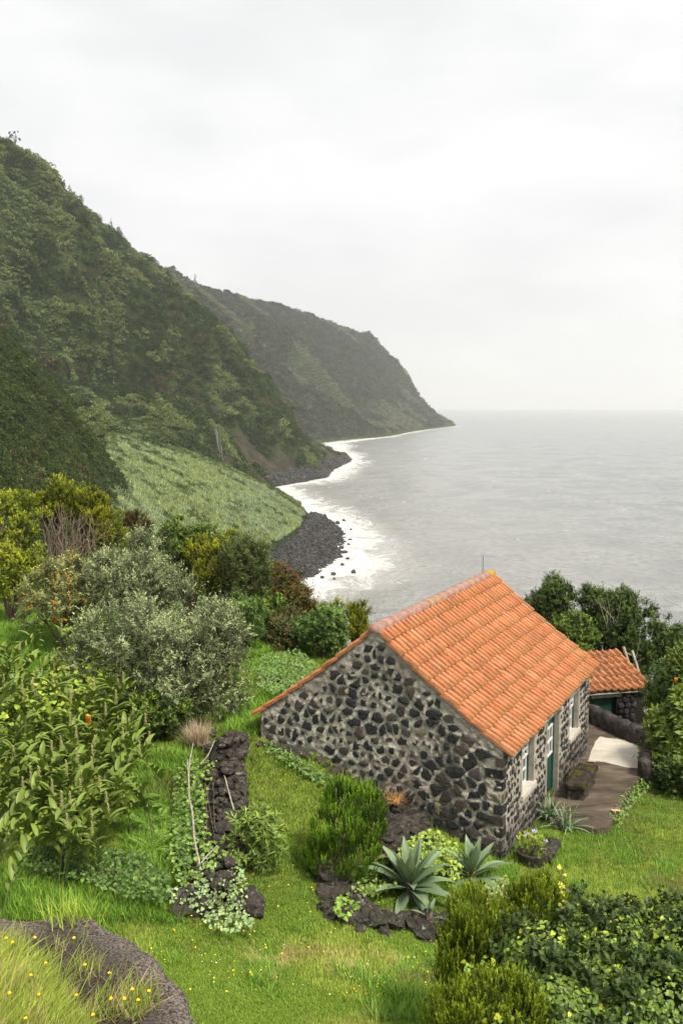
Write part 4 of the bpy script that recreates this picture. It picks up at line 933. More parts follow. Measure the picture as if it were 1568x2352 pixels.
# rubble bank where the upper lawn meets the gable
bank = [(848, 1832), (900, 1822), (950, 1850), (985, 1900), (975, 1955), (930, 1990), (890, 2000), (868, 1950), (860, 1890)]
bp = []
while len(bp) < 62:
    x, y = R.uniform(848, 985), R.uniform(1822, 2000); c_ = False
    for (ax_, ay_), (bx_, by_) in zip(bank, bank[1:] + bank[:1]):
        if (ay_ > y) != (by_ > y) and x < (bx_ - ax_) * (y - ay_) / (by_ - ay_) + ax_: c_ = not c_
    if c_: bp.append((x, y))
for (x, y), p_ in zip(bp, gpa(bp, .22)):
    rock_thing(p_ - [0, 0, R.uniform(.0, .25)], R.uniform(.12, .27), 'brown lava rubble piled in the bank against the gable wall', 'rubble bank against the gable')
for v in np.linspace(2.3, 6.0, 16):
    p_ = hp(U0 - .1 - R.uniform(0, .12), v, 0); p_[2] = gh(p_[0], p_[1]) + .04; rock_thing(p_, R.uniform(.10, .22), 'dark footing stone along the foot of the gable', 'footing stones of the gable', fl=.7)
p_ = gp(549, 1700); o_ = bpy.data.objects.new('stone', rockmesh('stone', 77, 2, WHITEC, .25, .9)); COL.objects.link(o_); o_.location = tuple(p_ + [0, 0, .08]); o_.scale = (.09, .08, .10); tag(o_, 'single white stone lying in the grass between wall and gable', 'stone')
for px, py, s_, lab in [(420, 2075, .30, 'large dark boulder under the left edge of the ivy'), (455, 2085, .26, 'dark boulder half covered by ivy in the middle of the patch'), (570, 2082, .30, 'dark boulder at the right edge of the ivy patch'), (405, 2092, .18, 'small dark stone left of the ivy patch'), (620, 1556, .16, 'grey stone in the weeds behind the cottage eave'), (636, 1562, .14, 'smaller grey stone in the weeds behind the cottage eave'), (470, 2040, .22, 'dark stone showing above the ivy leaves')]:
    p_ = gp(px, py + 12); rock_thing(p_ + [0, 0, s_ * .45], s_, lab, name='boulder')
# the dry stone wall
wl = [gp(520, 1712), gp(512, 1760), gp(510, 1830), gp(508, 1900), gp(498, 1965), gp(486, 2030), gp(478, 2075)]
wl = resample(wl, 60); wtn = nrmv(np.gradient(wl, axis=0)); wsd = np.c_[wtn[:, 1], -wtn[:, 0], np.zeros(60)]
dw = thing('dry_stone_wall', 'tumbled dry-stone wall of brown lava running down the garden', 'wall', wl[30])
core = MB(); V = []
for i in range(60):
    z_ = gh(wl[i][0], wl[i][1])
    for a, b in ((-.38, -.1), (-.30, .24), (.28, .26), (.36, -.1)): V.append(np.array([wl[i][0], wl[i][1], z_]) + wsd[i] * a + np.array([0, 0, b * (1 if i > 3 else .6)]))
core.add(V, [(i * 4 + a, i * 4 + a + 1, i * 4 + a + 5, i * 4 + a + 4) for i in range(59) for a in range(3)]); core.build('core', DRY, dw)
rs = np.random.default_rng(16); RS1 = [rockmesh('stone', 600 + q, 1, LAVA, .3, .75, 1.6) for q in range(6)]; big = 0
for q in range(285):
    i = rs.integers(0, 60); topside = rs.random() < .55
    a = rs.uniform(-.36, .34) if topside else rs.choice([-.40, .38]) + rs.normal(0, .04); zz = .29 + rs.normal(0, .06) if topside else rs.uniform(0, .28)
    s_ = rs.uniform(.05, .10) if a > .0 else rs.uniform(.08, .19)
    p_ = np.array([wl[i][0], wl[i][1], gh(wl[i][0], wl[i][1])]) + wsd[i] * a + wtn[i] * rs.uniform(-.05, .05) + np.array([0, 0, zz])
    o = bpy.data.objects.new('stone', RS1[q % 6]); o.location = tuple(p_); o.scale = (s_ * rs.uniform(.9, 1.5), s_ * rs.uniform(.8, 1.2), s_ * rs.uniform(.7, 1.0)); o.rotation_euler = (rs.normal(0, .3), rs.normal(0, .3), rs.uniform(0, 6.28)); link(o, dw)
# poles leaning on it
def pole(pts, r_, label, m_=PALEWOOD):
    P_ = [np.asarray(q, float) for q in pts]; Q = resample(P_, 12); Q += np.c_[fbm(Q * 1.7, 2, 3), fbm(Q * 1.7 + 4, 2, 4), fbm(Q * 1.7 + 8, 2, 5)] * .03
    o_ = MB().tube(Q, list(np.linspace(r_, r_ * .75, 12)), 7).build('wooden_pole', m_, None, True); tag(o_, label, 'pole')
Yw = wl[30][1]
pole([at(462, 1997, 16.6), at(447, 1930, 17.4), at(436, 1830, 18.9), at(431, 1745, 20.2)], .021, 'long pale bent pole leaning over the left side of the dry-stone wall')
pole([at(432, 1800, 19.4), at(437, 1735, 20.5), at(444, 1706, 21.2)], .015, 'thin pale stick rising behind the top of the long pole')
pole([at(537, 1862, 18.4), at(527, 1825, 19.0), at(513, 1780, 19.8)], .016, 'straight pale stick lying on the rubble of the dry-stone wall')
pole([at(459, 1755, 20.2), at(476, 1735, 20.6), at(494, 1700, 21.2)], .014, 'short stick lying across the far end of the dry-stone wall')
pole([at(464, 1980, 16.6), at(480, 1960, 16.9), at(500, 1942, 17.3)], .016, 'thin brown stick crossing the foot of the long pole')
# foreground ledge
ZL = -4.35
ed = [(-60, 2078), (0, 2086), (60, 2094), (120, 2100), (175, 2110), (230, 2128), (300, 2165), (360, 2205), (400, 2240), (435, 2285), (462, 2345), (480, 2420), (490, 2520)]
E3 = resample([atz(x, y, ZL) for x, y in ed], 90); back = np.array([[-6.0, 2.0], [-.9, 2.0]])
cen = np.array([-3.2, 5.2]); V, F = [], []
rings = [(1.0, -4.7, .16), (1.0, -.9, .10), (1.0, -.10, .03), (.992, -.03, -.03), (.975, .0, -.08)] 
tnE = nrmv(np.gradient(E3, axis=0)); sdE = np.c_[-tnE[:, 1], tnE[:, 0], np.zeros(90)]
if (sdE[45][:2] @ (E3[45][:2] - cen)) < 0: sdE = -sdE
edge_a = []
for dz, outw, ea in [(-4.9, .25, 0), (-2.0, .14, 0), (-.7, .06, .2), (-.22, .05, .5), (-.07, .02, 1), (-.015, -.04, 1), (.0, -.12, .8), (.01, -.3, .3), (.02, -.7, 0), (.03, -1.3, 0), (.02, -2.2, 0), (0, -3.4, 0)]:
    for i in range(90):
        q = E3[i] + sdE[i] * outw if outw > -1 else E3[i] * 1.0 + (np.array([*cen, E3[i][2]]) - E3[i]) * min(.95, -outw / 3.6)
        V.append(q + [0, 0, dz]); edge_a.append(ea)
V = np.array(V); d_ = fbm(V * 1.1, 4, 5) * .17 + fbm(V * 5, 4, 6) * .05 + fbm(V * 18, 2, 7) * .014; V[:, 2] += d_; V[:, :2] += np.c_[fbm(V * 2.5 + 3, 4, 8), fbm(V * 2.5 + 8, 4, 9)] * .16
nr = len(V) // 90
led = npmesh('rock_ledge', V, gridfaces(nr, 90, True), LEDGE, None, True, attrs={'edge': edge_a}); tag(led, 'rounded brown rock ledge in the near left corner', 'rock')
# ------------------------------------------------------------------ plants
def lobeset(rs, c, r, m=9, rr=(.20, .42), zlow=-.6):
    out_ = [np.r_[np.array(c) - [0, 0, r[2] * .12], np.array(r) * .60]]
    for _ in range(int(m * 1.7)):
        d = rdir(rs, 1)[0]; d[2] = max(d[2], zlow) * 1.0; q = rs.uniform(.50, .88); s_ = rs.uniform(*rr)
        out_.append(np.r_[np.array(c) + d * np.array(r) * q, np.array(r) * s_])
    return np.array(out_)
def foliage(rs, lobes, n, k, L, W, sl, up=.5, base=(.03, .05, .01), tip=(.1, .13, .03), spread=.8, inner=.15, rough=.5, zmin=-.6, alt=None, altp=.0, out=.8, tippow=1.0, pr=.2, pc=9):
    """Leaves in sprigs, sprigs in puffs, puffs on the lobes of the crown."""
    m = len(lobes); ar = (lobes[:, 3] * lobes[:, 5]); npf = max(4, n // pc); kk = rs.choice(m, npf * 3, p=ar / ar.sum()); d = rdir(rs, len(kk)); d = d[d[:, 2] > zmin]; kk = kk[:len(d)]
    rad = rs.uniform(.82, 1.08, (len(d), 1)); ins = rs.random(len(d)) < inner; rad[ins] = rs.uniform(.35, .8, (ins.sum(), 1))
    P = lobes[kk, :3] + d * lobes[kk, 3:] * rad
    q = np.min(np.stack([np.linalg.norm((P - lo[:3]) / lo[3:], axis=1) + (kk == i) * 9 for i, lo in enumerate(lobes)]), 0); ok = (q > .80) | ins
    P, d = P[ok][:npf], d[ok][:npf]; npf = len(P); yo = np.clip(rs.normal(.55, .28, (npf, 1)), .05, 1)
    P = np.repeat(P, pc, 0); d = np.repeat(d, pc, 0); ps = np.repeat(rs.uniform(.6, 1.35, (npf, 1)), pc, 0); yo = np.repeat(yo, pc, 0); n = len(P)
    e = nrmv(rdir(rs, n) + d * .75 + np.array([0, 0, .35])); P = P + e * pr * ps * rs.uniform(.35, 1.0, (n, 1)); top_lit = np.clip((e[:, 2:3] + .35) * .85, 0, 1)
    A = nrmv(e * out + rdir(rs, n) * rough + np.array([0, 0, up])); sl_ = sl * rs.uniform(.6, 1.25, n) * np.where(rs.random(n) < .07, 1.9, 1.0)
    tt_ = (np.arange(k)[None] + rs.random((n, k))) / k
    B = P[:, None] + A[:, None] * (sl_[:, None] * (tt_ - .25))[..., None]
    rd = rdir(rs, n * k).reshape(n, k, 3); rd = rd - (rd * A[:, None]).sum(-1, keepdims=True) * A[:, None]; rd = nrmv(rd)
    D = nrmv(A[:, None] * (1 - spread * .55 * (1 - .5 * tt_[..., None])) + rd * spread)
    N = nrmv(e[:, None] * 1.1 + np.array([0, 0, .45]) + rdir(rs, n * k).reshape(n, k, 3) * .38)
    V, F = leafquads(B.reshape(-1, 3), D.reshape(-1, 3), N.reshape(-1, 3), (L * rs.uniform(.7, 1.25, (n, k))).ravel(), (W * rs.uniform(.75, 1.25, (n, k))).ravel(), .12)
    young = yo * (.30 + .70 * tt_ ** tippow) * (.45 + .75 * top_lit); young = np.clip(young, 0, 1); c = np.array(base) * (1 - young[..., None]) + np.array(tip) * young[..., None]  # young tips paler; puff tops also lightened and undersides darkened as painted light
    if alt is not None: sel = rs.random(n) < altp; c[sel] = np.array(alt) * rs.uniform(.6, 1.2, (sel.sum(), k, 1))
    return V, F, np.repeat(c.reshape(-1, 3), 4, 0)
def branches(rs, base, lobes, r0=.05, sub=4, droop=0):
    mb = MB()
    for lo in lobes:
        c = lo[:3]; mid = (np.asarray(base) * .55 + c * .45) + rs.normal(0, .12, 3) * np.linalg.norm(lo[3:]) * .6; mid[2] = max(mid[2], base[2] + .1)
        pts = resample([base, mid, c], 7); pts[1:-1] += rs.normal(0, .02, (5, 3)); mb.tube(pts, list(np.linspace(r0, r0 * .35, 7)), 5, False)
        for _ in range(sub):
            e = c + rdir(rs, 1)[0] * lo[3:] * .85; e[2] = max(e[2], c[2] - lo[5] * .3); pp_ = resample([pts[4], (pts[5] + e) / 2 + rs.normal(0, .05, 3), e], 5); mb.tube(pp_, list(np.linspace(r0 * .4, r0 * .12, 5)), 4, False)
    return mb
ST = {  # base tones kept dark to paint shade into the crowns
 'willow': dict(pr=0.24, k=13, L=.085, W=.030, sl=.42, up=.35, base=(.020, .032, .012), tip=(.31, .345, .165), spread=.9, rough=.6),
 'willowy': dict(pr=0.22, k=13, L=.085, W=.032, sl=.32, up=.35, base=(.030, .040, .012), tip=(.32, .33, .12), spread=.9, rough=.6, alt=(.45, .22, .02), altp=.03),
 'heath': dict(pr=0.17, k=16, L=.070, W=.020, sl=.22, up=.75, base=(.022, .036, .005), tip=(.30, .31, .014), spread=.55, rough=.4, tippow=1.0),
 'heathd': dict(pr=0.16, k=16, L=.070, W=.020, sl=.22, up=.7, base=(.022, .026, .006), tip=(.105, .090, .014), spread=.55, rough=.4, alt=(.07, .028, .010), altp=.35),
 'yellow': dict(pr=0.17, k=14, L=.075, W=.032, sl=.22, up=.6, base=(.06, .09, .010), tip=(.33, .35, .024), spread=.7, rough=.45),
 'laurel': dict(pr=0.20, k=12, L=.095, W=.040, sl=.24, up=.55, base=(.012, .026, .006), tip=(.085, .125, .020), spread=.75, rough=.5),
 'laurelb': dict(pr=0.20, k=12, L=.095, W=.042, sl=.24, up=.6, base=(.020, .042, .008), tip=(.15, .21, .03), spread=.75, rough=.5),
 'green': dict(pr=0.20, k=12, L=.12, W=.035, sl=.22, up=.5, base=(.035, .065, .014), tip=(.15, .24, .055), spread=.9, rough=.5),
 'brown': dict(pr=0.13, k=14, L=.06, W=.024, sl=.20, up=.5, base=(.040, .040, .012), tip=(.13, .10, .035), spread=.8, rough=.6, alt=(.10, .15, .04), altp=.3),
 'olive': dict(pr=0.20, k=14, L=.10, W=.022, sl=.28, up=.7, base=(.030, .045, .012), tip=(.16, .19, .06), spread=.6, rough=.45),
 'rust': dict(pr=0.20, k=12, L=.08, W=.034, sl=.22, up=.4, base=(.025, .032, .008), tip=(.12, .12, .02), spread=.8, rough=.5, alt=(.16, .055, .015), altp=.25),
}
def bush(name, label, cat, cx, top, bot, hw, Y, style, n, m=9, tree=False, seed=0, group=None, depth=.85, r0=.04, mt=None, **kw):
    rs = np.random.default_rng(seed + int(cx * 7 + top)); sc_ = Y / FPX; c = at(cx, (top + bot) / 2, Y); rx, rz_ = hw * sc_, (bot - top) / 2 * sc_
    g_ = gh(c[0], c[1]); base = np.array([c[0] + rs.normal(0, .1), c[1] + rx * .1, min(g_, c[2] - rz_ * .5) - .05])
    o = thing(name, label, cat, base, group); lobes = lobeset(rs, c, (rx, rx * depth, rz_), m)
    st = dict(ST[style]); st.update(kw)
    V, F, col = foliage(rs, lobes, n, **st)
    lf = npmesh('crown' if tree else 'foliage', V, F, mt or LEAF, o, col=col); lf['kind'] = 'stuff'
    branches(rs, base, lobes, r0).build('trunk' if tree else 'stem', BARK, o, True)
    return o, lobes
SHR = 'shrub'
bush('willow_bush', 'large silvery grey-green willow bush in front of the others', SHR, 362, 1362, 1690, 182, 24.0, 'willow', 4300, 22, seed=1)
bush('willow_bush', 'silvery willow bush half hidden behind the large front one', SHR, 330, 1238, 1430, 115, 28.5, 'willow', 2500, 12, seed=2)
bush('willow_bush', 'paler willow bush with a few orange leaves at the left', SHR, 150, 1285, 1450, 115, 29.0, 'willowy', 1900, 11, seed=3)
bush('vine_bush', 'bright yellow-green leafy shrub at the left edge above the lawn', SHR, 35, 1235, 1400, 62, 31, 'yellow', 1500, 9, seed=4)
bush('heath_tree', 'yellow-green heath tree at the far left edge', 'tree', 25, 1135, 1290, 80, 34, 'yellow', 1500, 11, True, 5)
bush('heath_tree', 'tall dark heath tree with a rounded bright top left of the bare twigs', 'tree', 126, 1097, 1220, 38, 35, 'heath', 1300, 8, True, 6)
bush('heath_tree', 'bright-topped heath tree right above the bare twigs', 'tree', 205, 1112, 1210, 44, 35, 'heath', 1300, 8, True, 7)
bush('heath_tree', 'lower yellow heath right of the bare twigs', SHR, 250, 1150, 1290, 38, 34.5, 'heath', 1200, 7, True, 8)
bush('heath_tree', 'reddish brown heath bush below the pale slope', SHR, 318, 1172, 1290, 46, 36, 'heathd', 1200, 8, True, 9)
bush('heath_tree', 'broad dark green bush behind the silvery willow', SHR, 425, 1195, 1330, 66, 34, 'laurelb', 1300, 9, True, 10)
bush('heath_tree', 'tall yellow-tipped heath tree left of the beach', 'tree', 500, 1198, 1400, 62, 33, 'heath', 2200, 12, True, 11)
bush('heath_tree', 'olive feathery shrub in front of the yellow heath tree', SHR, 558, 1245, 1410, 52, 32, 'olive', 1500, 9, True, 12)
bush('shrub', 'rust and green bush below the boulder beach', SHR, 640, 1292, 1440, 54, 34, 'rust', 1800, 10, False, 13)
bush('shrub', 'dark green creeper-covered bush right of the rusty one', SHR, 695, 1355, 1440, 36, 35, 'laurel', 1100, 7, False, 14, kw=None) if False else bush('shrub', 'dark creeper-covered bush right of the rusty one', SHR, 690, 1352, 1445, 36, 35, 'rust', 1100, 7, False, 14)
bush('heath_tree', 'small olive tree standing left of its twin before the sea', 'tree', 752, 1378, 1470, 34, 35, 'heath', 1100, 8, True, 15)
bush('heath_tree', 'small olive tree just left of the roof ridge end', 'tree', 815, 1384, 1490, 34, 34, 'heath', 1200, 8, True, 16)
bush('shrub', 'round brownish twiggy shrub behind the lawn', SHR, 660, 1402, 1510, 62, 31, 'brown', 2200, 10, False, 17)
bush('shrub', 'fresh green leafy shrub between brown shrub and gable', SHR, 738, 1405, 1520, 52, 30, 'green', 1500, 9, False, 18)
bush('shrub', 'bright green feathery shrub beside the willow', SHR, 556, 1368, 1480, 44, 30, 'green', 1300, 8, False, 19, W=.02, L=.14)
bush('broadleaf_tree', 'dark tree rising against the sea just right of the roof', 'tree', 1258, 1318, 1530, 55, 36, 'laurel', 2600, 13, True, 20)
bush('broadleaf_tree', 'large dark tree with bare pale twigs against the sea', 'tree', 1400, 1338, 1530, 86, 36.5, 'laurel', 3600, 15, True, 21)
bush('broadleaf_tree', 'dark tree at the right edge behind the shed', 'tree', 1535, 1420, 1580, 80, 37, 'laurel', 2600, 12, True, 22)
bush('shrub', 'bright green bushy shrub between the two dark trees', SHR, 1310, 1430, 1530, 55, 34.5, 'laurelb', 1400, 8, False, 23)
bush('shrub', 'dark shrub behind the shed roof', SHR, 1440, 1470, 1590, 55, 36, 'laurel', 1400, 8, False, 24)
ol, _ = bush('lantana_bush', 'leafy lantana bush with orange flowers right of the shed', SHR, 1545, 1530, 1680, 55, 29.5, 'green', 2300, 11, False, 25, L=.08, W=.035, alt=(.75, .28, .02), altp=.012)
bush('lantana_bush', 'bright green bush with orange flowers at the right edge', SHR, 1568, 1490, 1600, 30, 28.5, 'laurelb', 700, 6, False, 26, alt=(.8, .30, .02), altp=.02)
bush('fig_bush', 'big leafy fig bush filling the right edge beside the yard', SHR, 1588, 1600, 1835, 92, 26.0, 'green', 2300, 14, False, 27, L=.24, W=.12, sl=.35, k=8, base=(.025, .05, .008), tip=(.20, .26, .04))
bush('shrub', 'dark bush under the fig at the edge of the lawn', SHR, 1575, 1735, 1850, 75, 25.0, 'laurel', 1700, 8, False, 28)
# bare twigs of the heath at the left
rs = np.random.default_rng(60); tb = at(175, 1330, 33.5); tb[2] = gh(tb[0], tb[1]); tw = thing('bare_tree', 'tangle of bare brown heath branches under the green tops', 'tree', tb)
mb = MB()
for q in range(46):
    e = at(rs.uniform(90, 275), rs.uniform(1160, 1260), rs.uniform(32.6, 34.4)); m_ = tb * .5 + e * .5 + np.array([rs.normal(0, .4), rs.normal(0, .3), -.3 + rs.normal(0, .2)]); P_ = resample([tb + [rs.normal(0, .25), rs.normal(0, .2), .2], m_, e], 9); P_[1:] += rs.normal(0, .06, (8, 3)); r_ = rs.uniform(.012, .032)
    mb.tube(P_, list(np.linspace(r_, .008, 9)), 4, False)
    for _ in range(4):
        b_ = P_[rs.integers(4, 9)]; e2 = b_ + rs.normal(0, .22, 3) + [0, 0, .3]; mb.tube(resample([b_, (b_ + e2) / 2 + rs.normal(0, .05, 3), e2], 4), [.010, .008, .007, .005], 3, False)
TWIG = mat('bare_twig', (.21, .155, .12), .9, .1); mb.build('branches', TWIG, tw)
for cx, y0, Y in ((1403, 1400, 35.1), (1440, 1490, 33.5)):
    rs = np.random.default_rng(int(cx)); b0 = at(cx - 4, y0 + 70, Y + .3); mb = MB()
    for q in range(5):
        e = at(cx + rs.uniform(-45, 45), y0 + rs.uniform(-45, 25), Y - rs.uniform(.2, .7)); P_ = resample([b0, b0 * .5 + e * .5 + rs.normal(0, .12, 3), e], 7); mb.tube(P_, list(np.linspace(.020, .006, 7)), 4, False)
    d_ = thing('dead_branch', 'bare pale branches standing out against the large dark tree' if cx < 1420 else 'dead grey branch hanging over the shed roof', 'branch', b0); mb.build('branches', PALEWOOD, d_)
# dry brown tuft above the wall
def strandplant(name, label, cat, base, n, h, sp, colr, r=.006, part='stems', m_=None):
    rs = np.random.default_rng(int(abs(base[0] * 100))); o = thing(name, label, cat, base); D = nrmv(np.c_[rs.normal(0, sp, (n, 2)), np.ones(n)]); P = base + np.c_[rs.normal(0, .10, (n, 2)), np.zeros(n)]
    V, F, C = blades(rs, P, D, h * rs.uniform(.6, 1.2, n), np.full(n, r), .25, 5); c = np.array(colr) * rs.uniform(.6, 1.3, (len(V), 1)); npmesh(part, V, F, m_ or LEAF, o, col=c); return o
def blades(rs, P, D, L, W, droop, seg=4, wprof=None, fold=.0):
    """Ribbon leaves that arch over under their weight."""
    n = len(P); D = nrmv(D); S = nrmv(np.cross(D, np.array([0, 0, 1.]) + rs.normal(0, .05, (n, 3)))); L = np.asarray(L).reshape(-1, 1); W = np.asarray(W).reshape(-1, 1); dr = np.asarray(droop) * np.ones((n, 1)) if np.ndim(droop) == 0 else np.asarray(droop).reshape(-1, 1)
    V = []; cur = P.copy(); d = D.copy()
    for s in range(seg + 1):
        f = s / seg; w_ = W * (wprof(f) if wprof else (1 - f ** 1.6) * .9 + .1 * (1 - f)); up = np.cross(S, d)
        if fold: V += [cur - S * w_ * .5 + up * w_ * fold, cur, cur + S * w_ * .5 + up * w_ * fold]
        else: V += [cur - S * w_ * .5, cur + S * w_ * .5]
        cur = cur + d * L / seg; d = nrmv(d - np.array([0, 0, 1.]) * dr * (f + .3) * 1.1 / seg)
    k = 3 if fold else 2; A = np.stack(V, 1); m = (seg + 1) * k; F = []
    for s in range(seg):
        for a in range(k - 1): F.append((s * k + a, s * k + a + 1, (s + 1) * k + a + 1, (s + 1) * k + a))
    F = (np.array(F)[None] + np.arange(n)[:, None, None] * m).reshape(-1, 4); return A.reshape(-1, 3), F, None
strandplant('dry_bush', 'dry brown twiggy tuft at the top of the dry-stone wall', 'dry bush', gp(455, 1722) + [0, 0, .15], 520, .62, .75, (.34, .26, .19), .009)
# dense heath shrub in front of the gable
rs = np.random.default_rng(70); hb = gp(785, 2012); hsh_ = thing('heath_shrub', 'dense bright green upright heath shrub in front of the gable', SHR, hb)
Yh = hb[1]; scp = Yh / FPX
def blobs(L_): return np.array([np.r_[at(x, y, Yh + dy), np.array([rx, rx * .9, ry]) * scp] for x, y, rx, ry, dy in L_])
lobes = blobs([(805, 1880, 62, 62, .1), (780, 1915, 60, 60, -.1), (840, 1900, 42, 60, .1), (765, 1972, 58, 56, -.2), (812, 1975, 58, 52, -.2), (735, 1975, 34, 40, -.1), (790, 1845, 40, 40, .1), (835, 1860, 40, 44, .15)])
V, F, col = foliage(rs, lobes, 2200, 26, .042, .013, .21, up=1.5, base=(.012, .030, .003), tip=(.165, .29, .016), spread=.36, rough=.2, out=.6, inner=.06, tippow=1.0, pr=.10, pc=7)
npmesh('foliage', V, F, LEAF, hsh_, col=col)['kind'] = 'stuff'; branches(rs, hb, lobes, .04).build('stem', BARK, hsh_, True)
# ------------------------------------------------------------------ rosettes
def ribbon_leaf(rs, base, D, L, W, droop, seg, prof, colr, name, parent, m_, fold=.22, tipc=None):
    V, F, _ = blades(rs, np.array([base]), np.array([D]), [L], [W], droop, seg, prof, fold); f = np.repeat(np.linspace(0, 1, seg + 1), 3)[:, None]
    c = np.array(colr) * (1 - f) + np.array(tipc or colr) * f; return npmesh(name, V, F, m_, parent, True, col=c)
AG = leaf_mat('agave_leaf', rough=.42, spec=.35, trans=.05, vary=.12)
def agave(label, px, py, n, L, seed):
    rs = np.random.default_rng(seed); b_ = gp(px, py); b_ = b_ + [0, 0, .28]; o = thing('agave', label, 'agave', b_ - [0, 0, .28]); prof = lambda f: (.55 + 1.0 * min(f / .45, 1) - .15) * (1 if f < .45 else max(0, 1 - ((f - .45) / .55) ** 1.7)) 
    for q in range(n):
        a = q * 2.399963 + rs.normal(0, .12); f = q / n; el = math.radians(82 - 88 * f ** .8); D = np.array([math.cos(a) * math.cos(el), math.sin(a) * math.cos(el), math.sin(el)]); g_ = rs.uniform(.75, 1.15)
        ribbon_leaf(rs, b_ + D * .04 - np.array([0, 0, .16 * f]), D, L * (.78 + .32 * math.sin(f * 2.6)) * rs.uniform(.9, 1.1), L * .18, .15 + 1.1 * f ** 1.5 * rs.uniform(.4, 1.6), 8, prof, np.array((.070, .108, .062)) * g_, 'leaf', o, AG, .24, tuple(np.array((.145, .195, .10)) * g_))
    MB().tube([b_ - [0, 0, .4], b_ + [0, 0, .05]], [.09, .06], 8).build('stem', BARK, o)
agave('largest blue-green agave rosette in the lava bed', 940, 2062, 32, .90, 1)
agave('second agave rosette right of the largest one', 1085, 2035, 24, .76, 2)
agave('small dark young agave low among the rocks under the largest one', 985, 2132, 8, .34, 3)
AL = leaf_mat('aloe_leaf', rough=.45, spec=.35, trans=.08, vary=.12)
def aloe(label, px, py, n, L, seed):
    rs = np.random.default_rng(seed); b_ = gp(px, py) + [0, 0, .1]; o = thing('aloe', label, 'aloe', b_); prof = lambda f: (1 - f) ** .7 + .03
    for q in range(n):
        a = q * 2.399963 + rs.normal(0, .2); f = q / n; el = math.radians(80 - 66 * f + rs.normal(0, 6)); D = np.array([math.cos(a) * math.cos(el), math.sin(a) * math.cos(el), math.sin(el)]); g_ = rs.uniform(.7, 1.2)
        ribbon_leaf(rs, b_ + np.array([rs.normal(0, .09), rs.normal(0, .09), 0]), D, L * rs.uniform(.75, 1.15), .062, rs.uniform(.5, 1.5), 7, prof, np.array((.060, .10, .050)) * g_, 'leaf', o, AL, .25, tuple(np.array((.17, .22, .12)) * g_))
aloe('upper aloe clump against the front wall by the doorstep', 1262, 1886, 34, .62, 11); aloe('lower aloe clump with arching leaves at the path end', 1300, 1912, 32, .60, 12)
# flowers in the planter
rs = np.random.default_rng(80); b_ = pc + np.array([0, 0, .22]); fl = thing('flowering_plant', 'yellow-green plant with lilac flowers in the stone planter', 'flowers', b_)
lob = np.array([np.r_[b_ + [rs.normal(0, .09), rs.normal(0, .09), .12], [.11, .11, .14]] for _ in range(5)]); V, F, col = foliage(rs, lob, 90, 8, .075, .022, .12, base=(.10, .14, .02), tip=(.34, .38, .06), up=.9); npmesh('foliage', V, F, LEAF, fl, col=col)
for dx, dy, dz in ((.02, 0, .50), (.26, -.05, .30), (-.12, 0, .42)):
    c = b_ + np.array([dx, dy, dz]); MB().tube([b_ + [dx * .4, dy, .05], c], .006, 5).build('stalk', LEAF, fl); D = rdir(rs, 26); D[:, 2] = np.abs(D[:, 2]); V, F = leafquads(c + D * .015, D, rdir(rs, 26), np.full(26, .055), np.full(26, .03)); npmesh('flower_head', V, F, LEAF, fl, col=np.tile((.50, .44, .66), (len(V), 1)))
# ------------------------------------------------------------------ ginger lilies
def gph(px, py, h): return gpa([(px, py)], h)[0]
rs = np.random.default_rng(90); GL = []
for q in range(6):
    prof = lambda f: math.sin(math.pi * min(1, .08 + f * .92) ** .8) ** .8 if f < 1 else 0.02
    V, F, _ = blades(rs, np.zeros((1, 3)), np.array([[0, 1, .45]]), [.31 + .05 * (q % 3)], [.112], [.8 + .7 * q / 5], 6, prof, .16 + .1 * (q % 3)); g_ = (.8, 1.0, 1.2, .9, 1.1, 1.3)[q]
    o = npmesh('leaf', V, F, LEAFG, None, True, col=np.tile(np.array((.095, .132, .022)) * g_, (len(V), 1))); COL.objects.unlink(o); GL.append(o.data)
sp = MB()
for q in range(44):
    a = q * 2.4; z_ = .005 * q; D = np.array([math.cos(a), math.sin(a), .9]); D /= np.linalg.norm(D); s_ = np.cross(D, (0, 0, 1)); L_ = .05 * (1 - .5 * q / 44); b0 = np.array([0, 0, z_]); sp.add([b0, b0 + D * L_ * .5 + s_ * .009, b0 + D * L_, b0 + D * L_ * .5 - s_ * .009], [(0, 1, 2, 3)])
SPM = mat('ginger_spike', (.44, .41, .17), .7, .2); SPK = sp.mesh('flower_spike', SPM)
sp = MB(); r_ = np.random.default_rng(3)
for q in range(120):
    a = q * 2.4; z_ = .0022 * q; D = np.array([math.cos(a), math.sin(a), .35]) + r_.normal(0, .2, 3); D /= np.linalg.norm(D); s_ = np.cross(D, (0, 0, 1)); b0 = np.array([0, 0, z_]); sp.add([b0, b0 + D * .05 + s_ * .02, b0 + D * .075, b0 + D * .05 - s_ * .02], [(0, 1, 2, 3)])
SPY = sp.mesh('flower_spike', mat('ginger_flower', (.80, .42, .06), .6, .2))
STEMC = mat('ginger_stem', (.13, .17, .045), .6, .3)
protos = []
for q in range(4):
    pts = resample([(0, 0, 0), (.12, -.05, .6), (.34 + .06 * q, -.16, 1.15), (.62 + .1 * q, -.32, 1.42 + .05 * q)], 9); protos.append((MB().tube(pts, list(np.linspace(.014, .006, 9)), 5).mesh('stem', STEMC), pts))
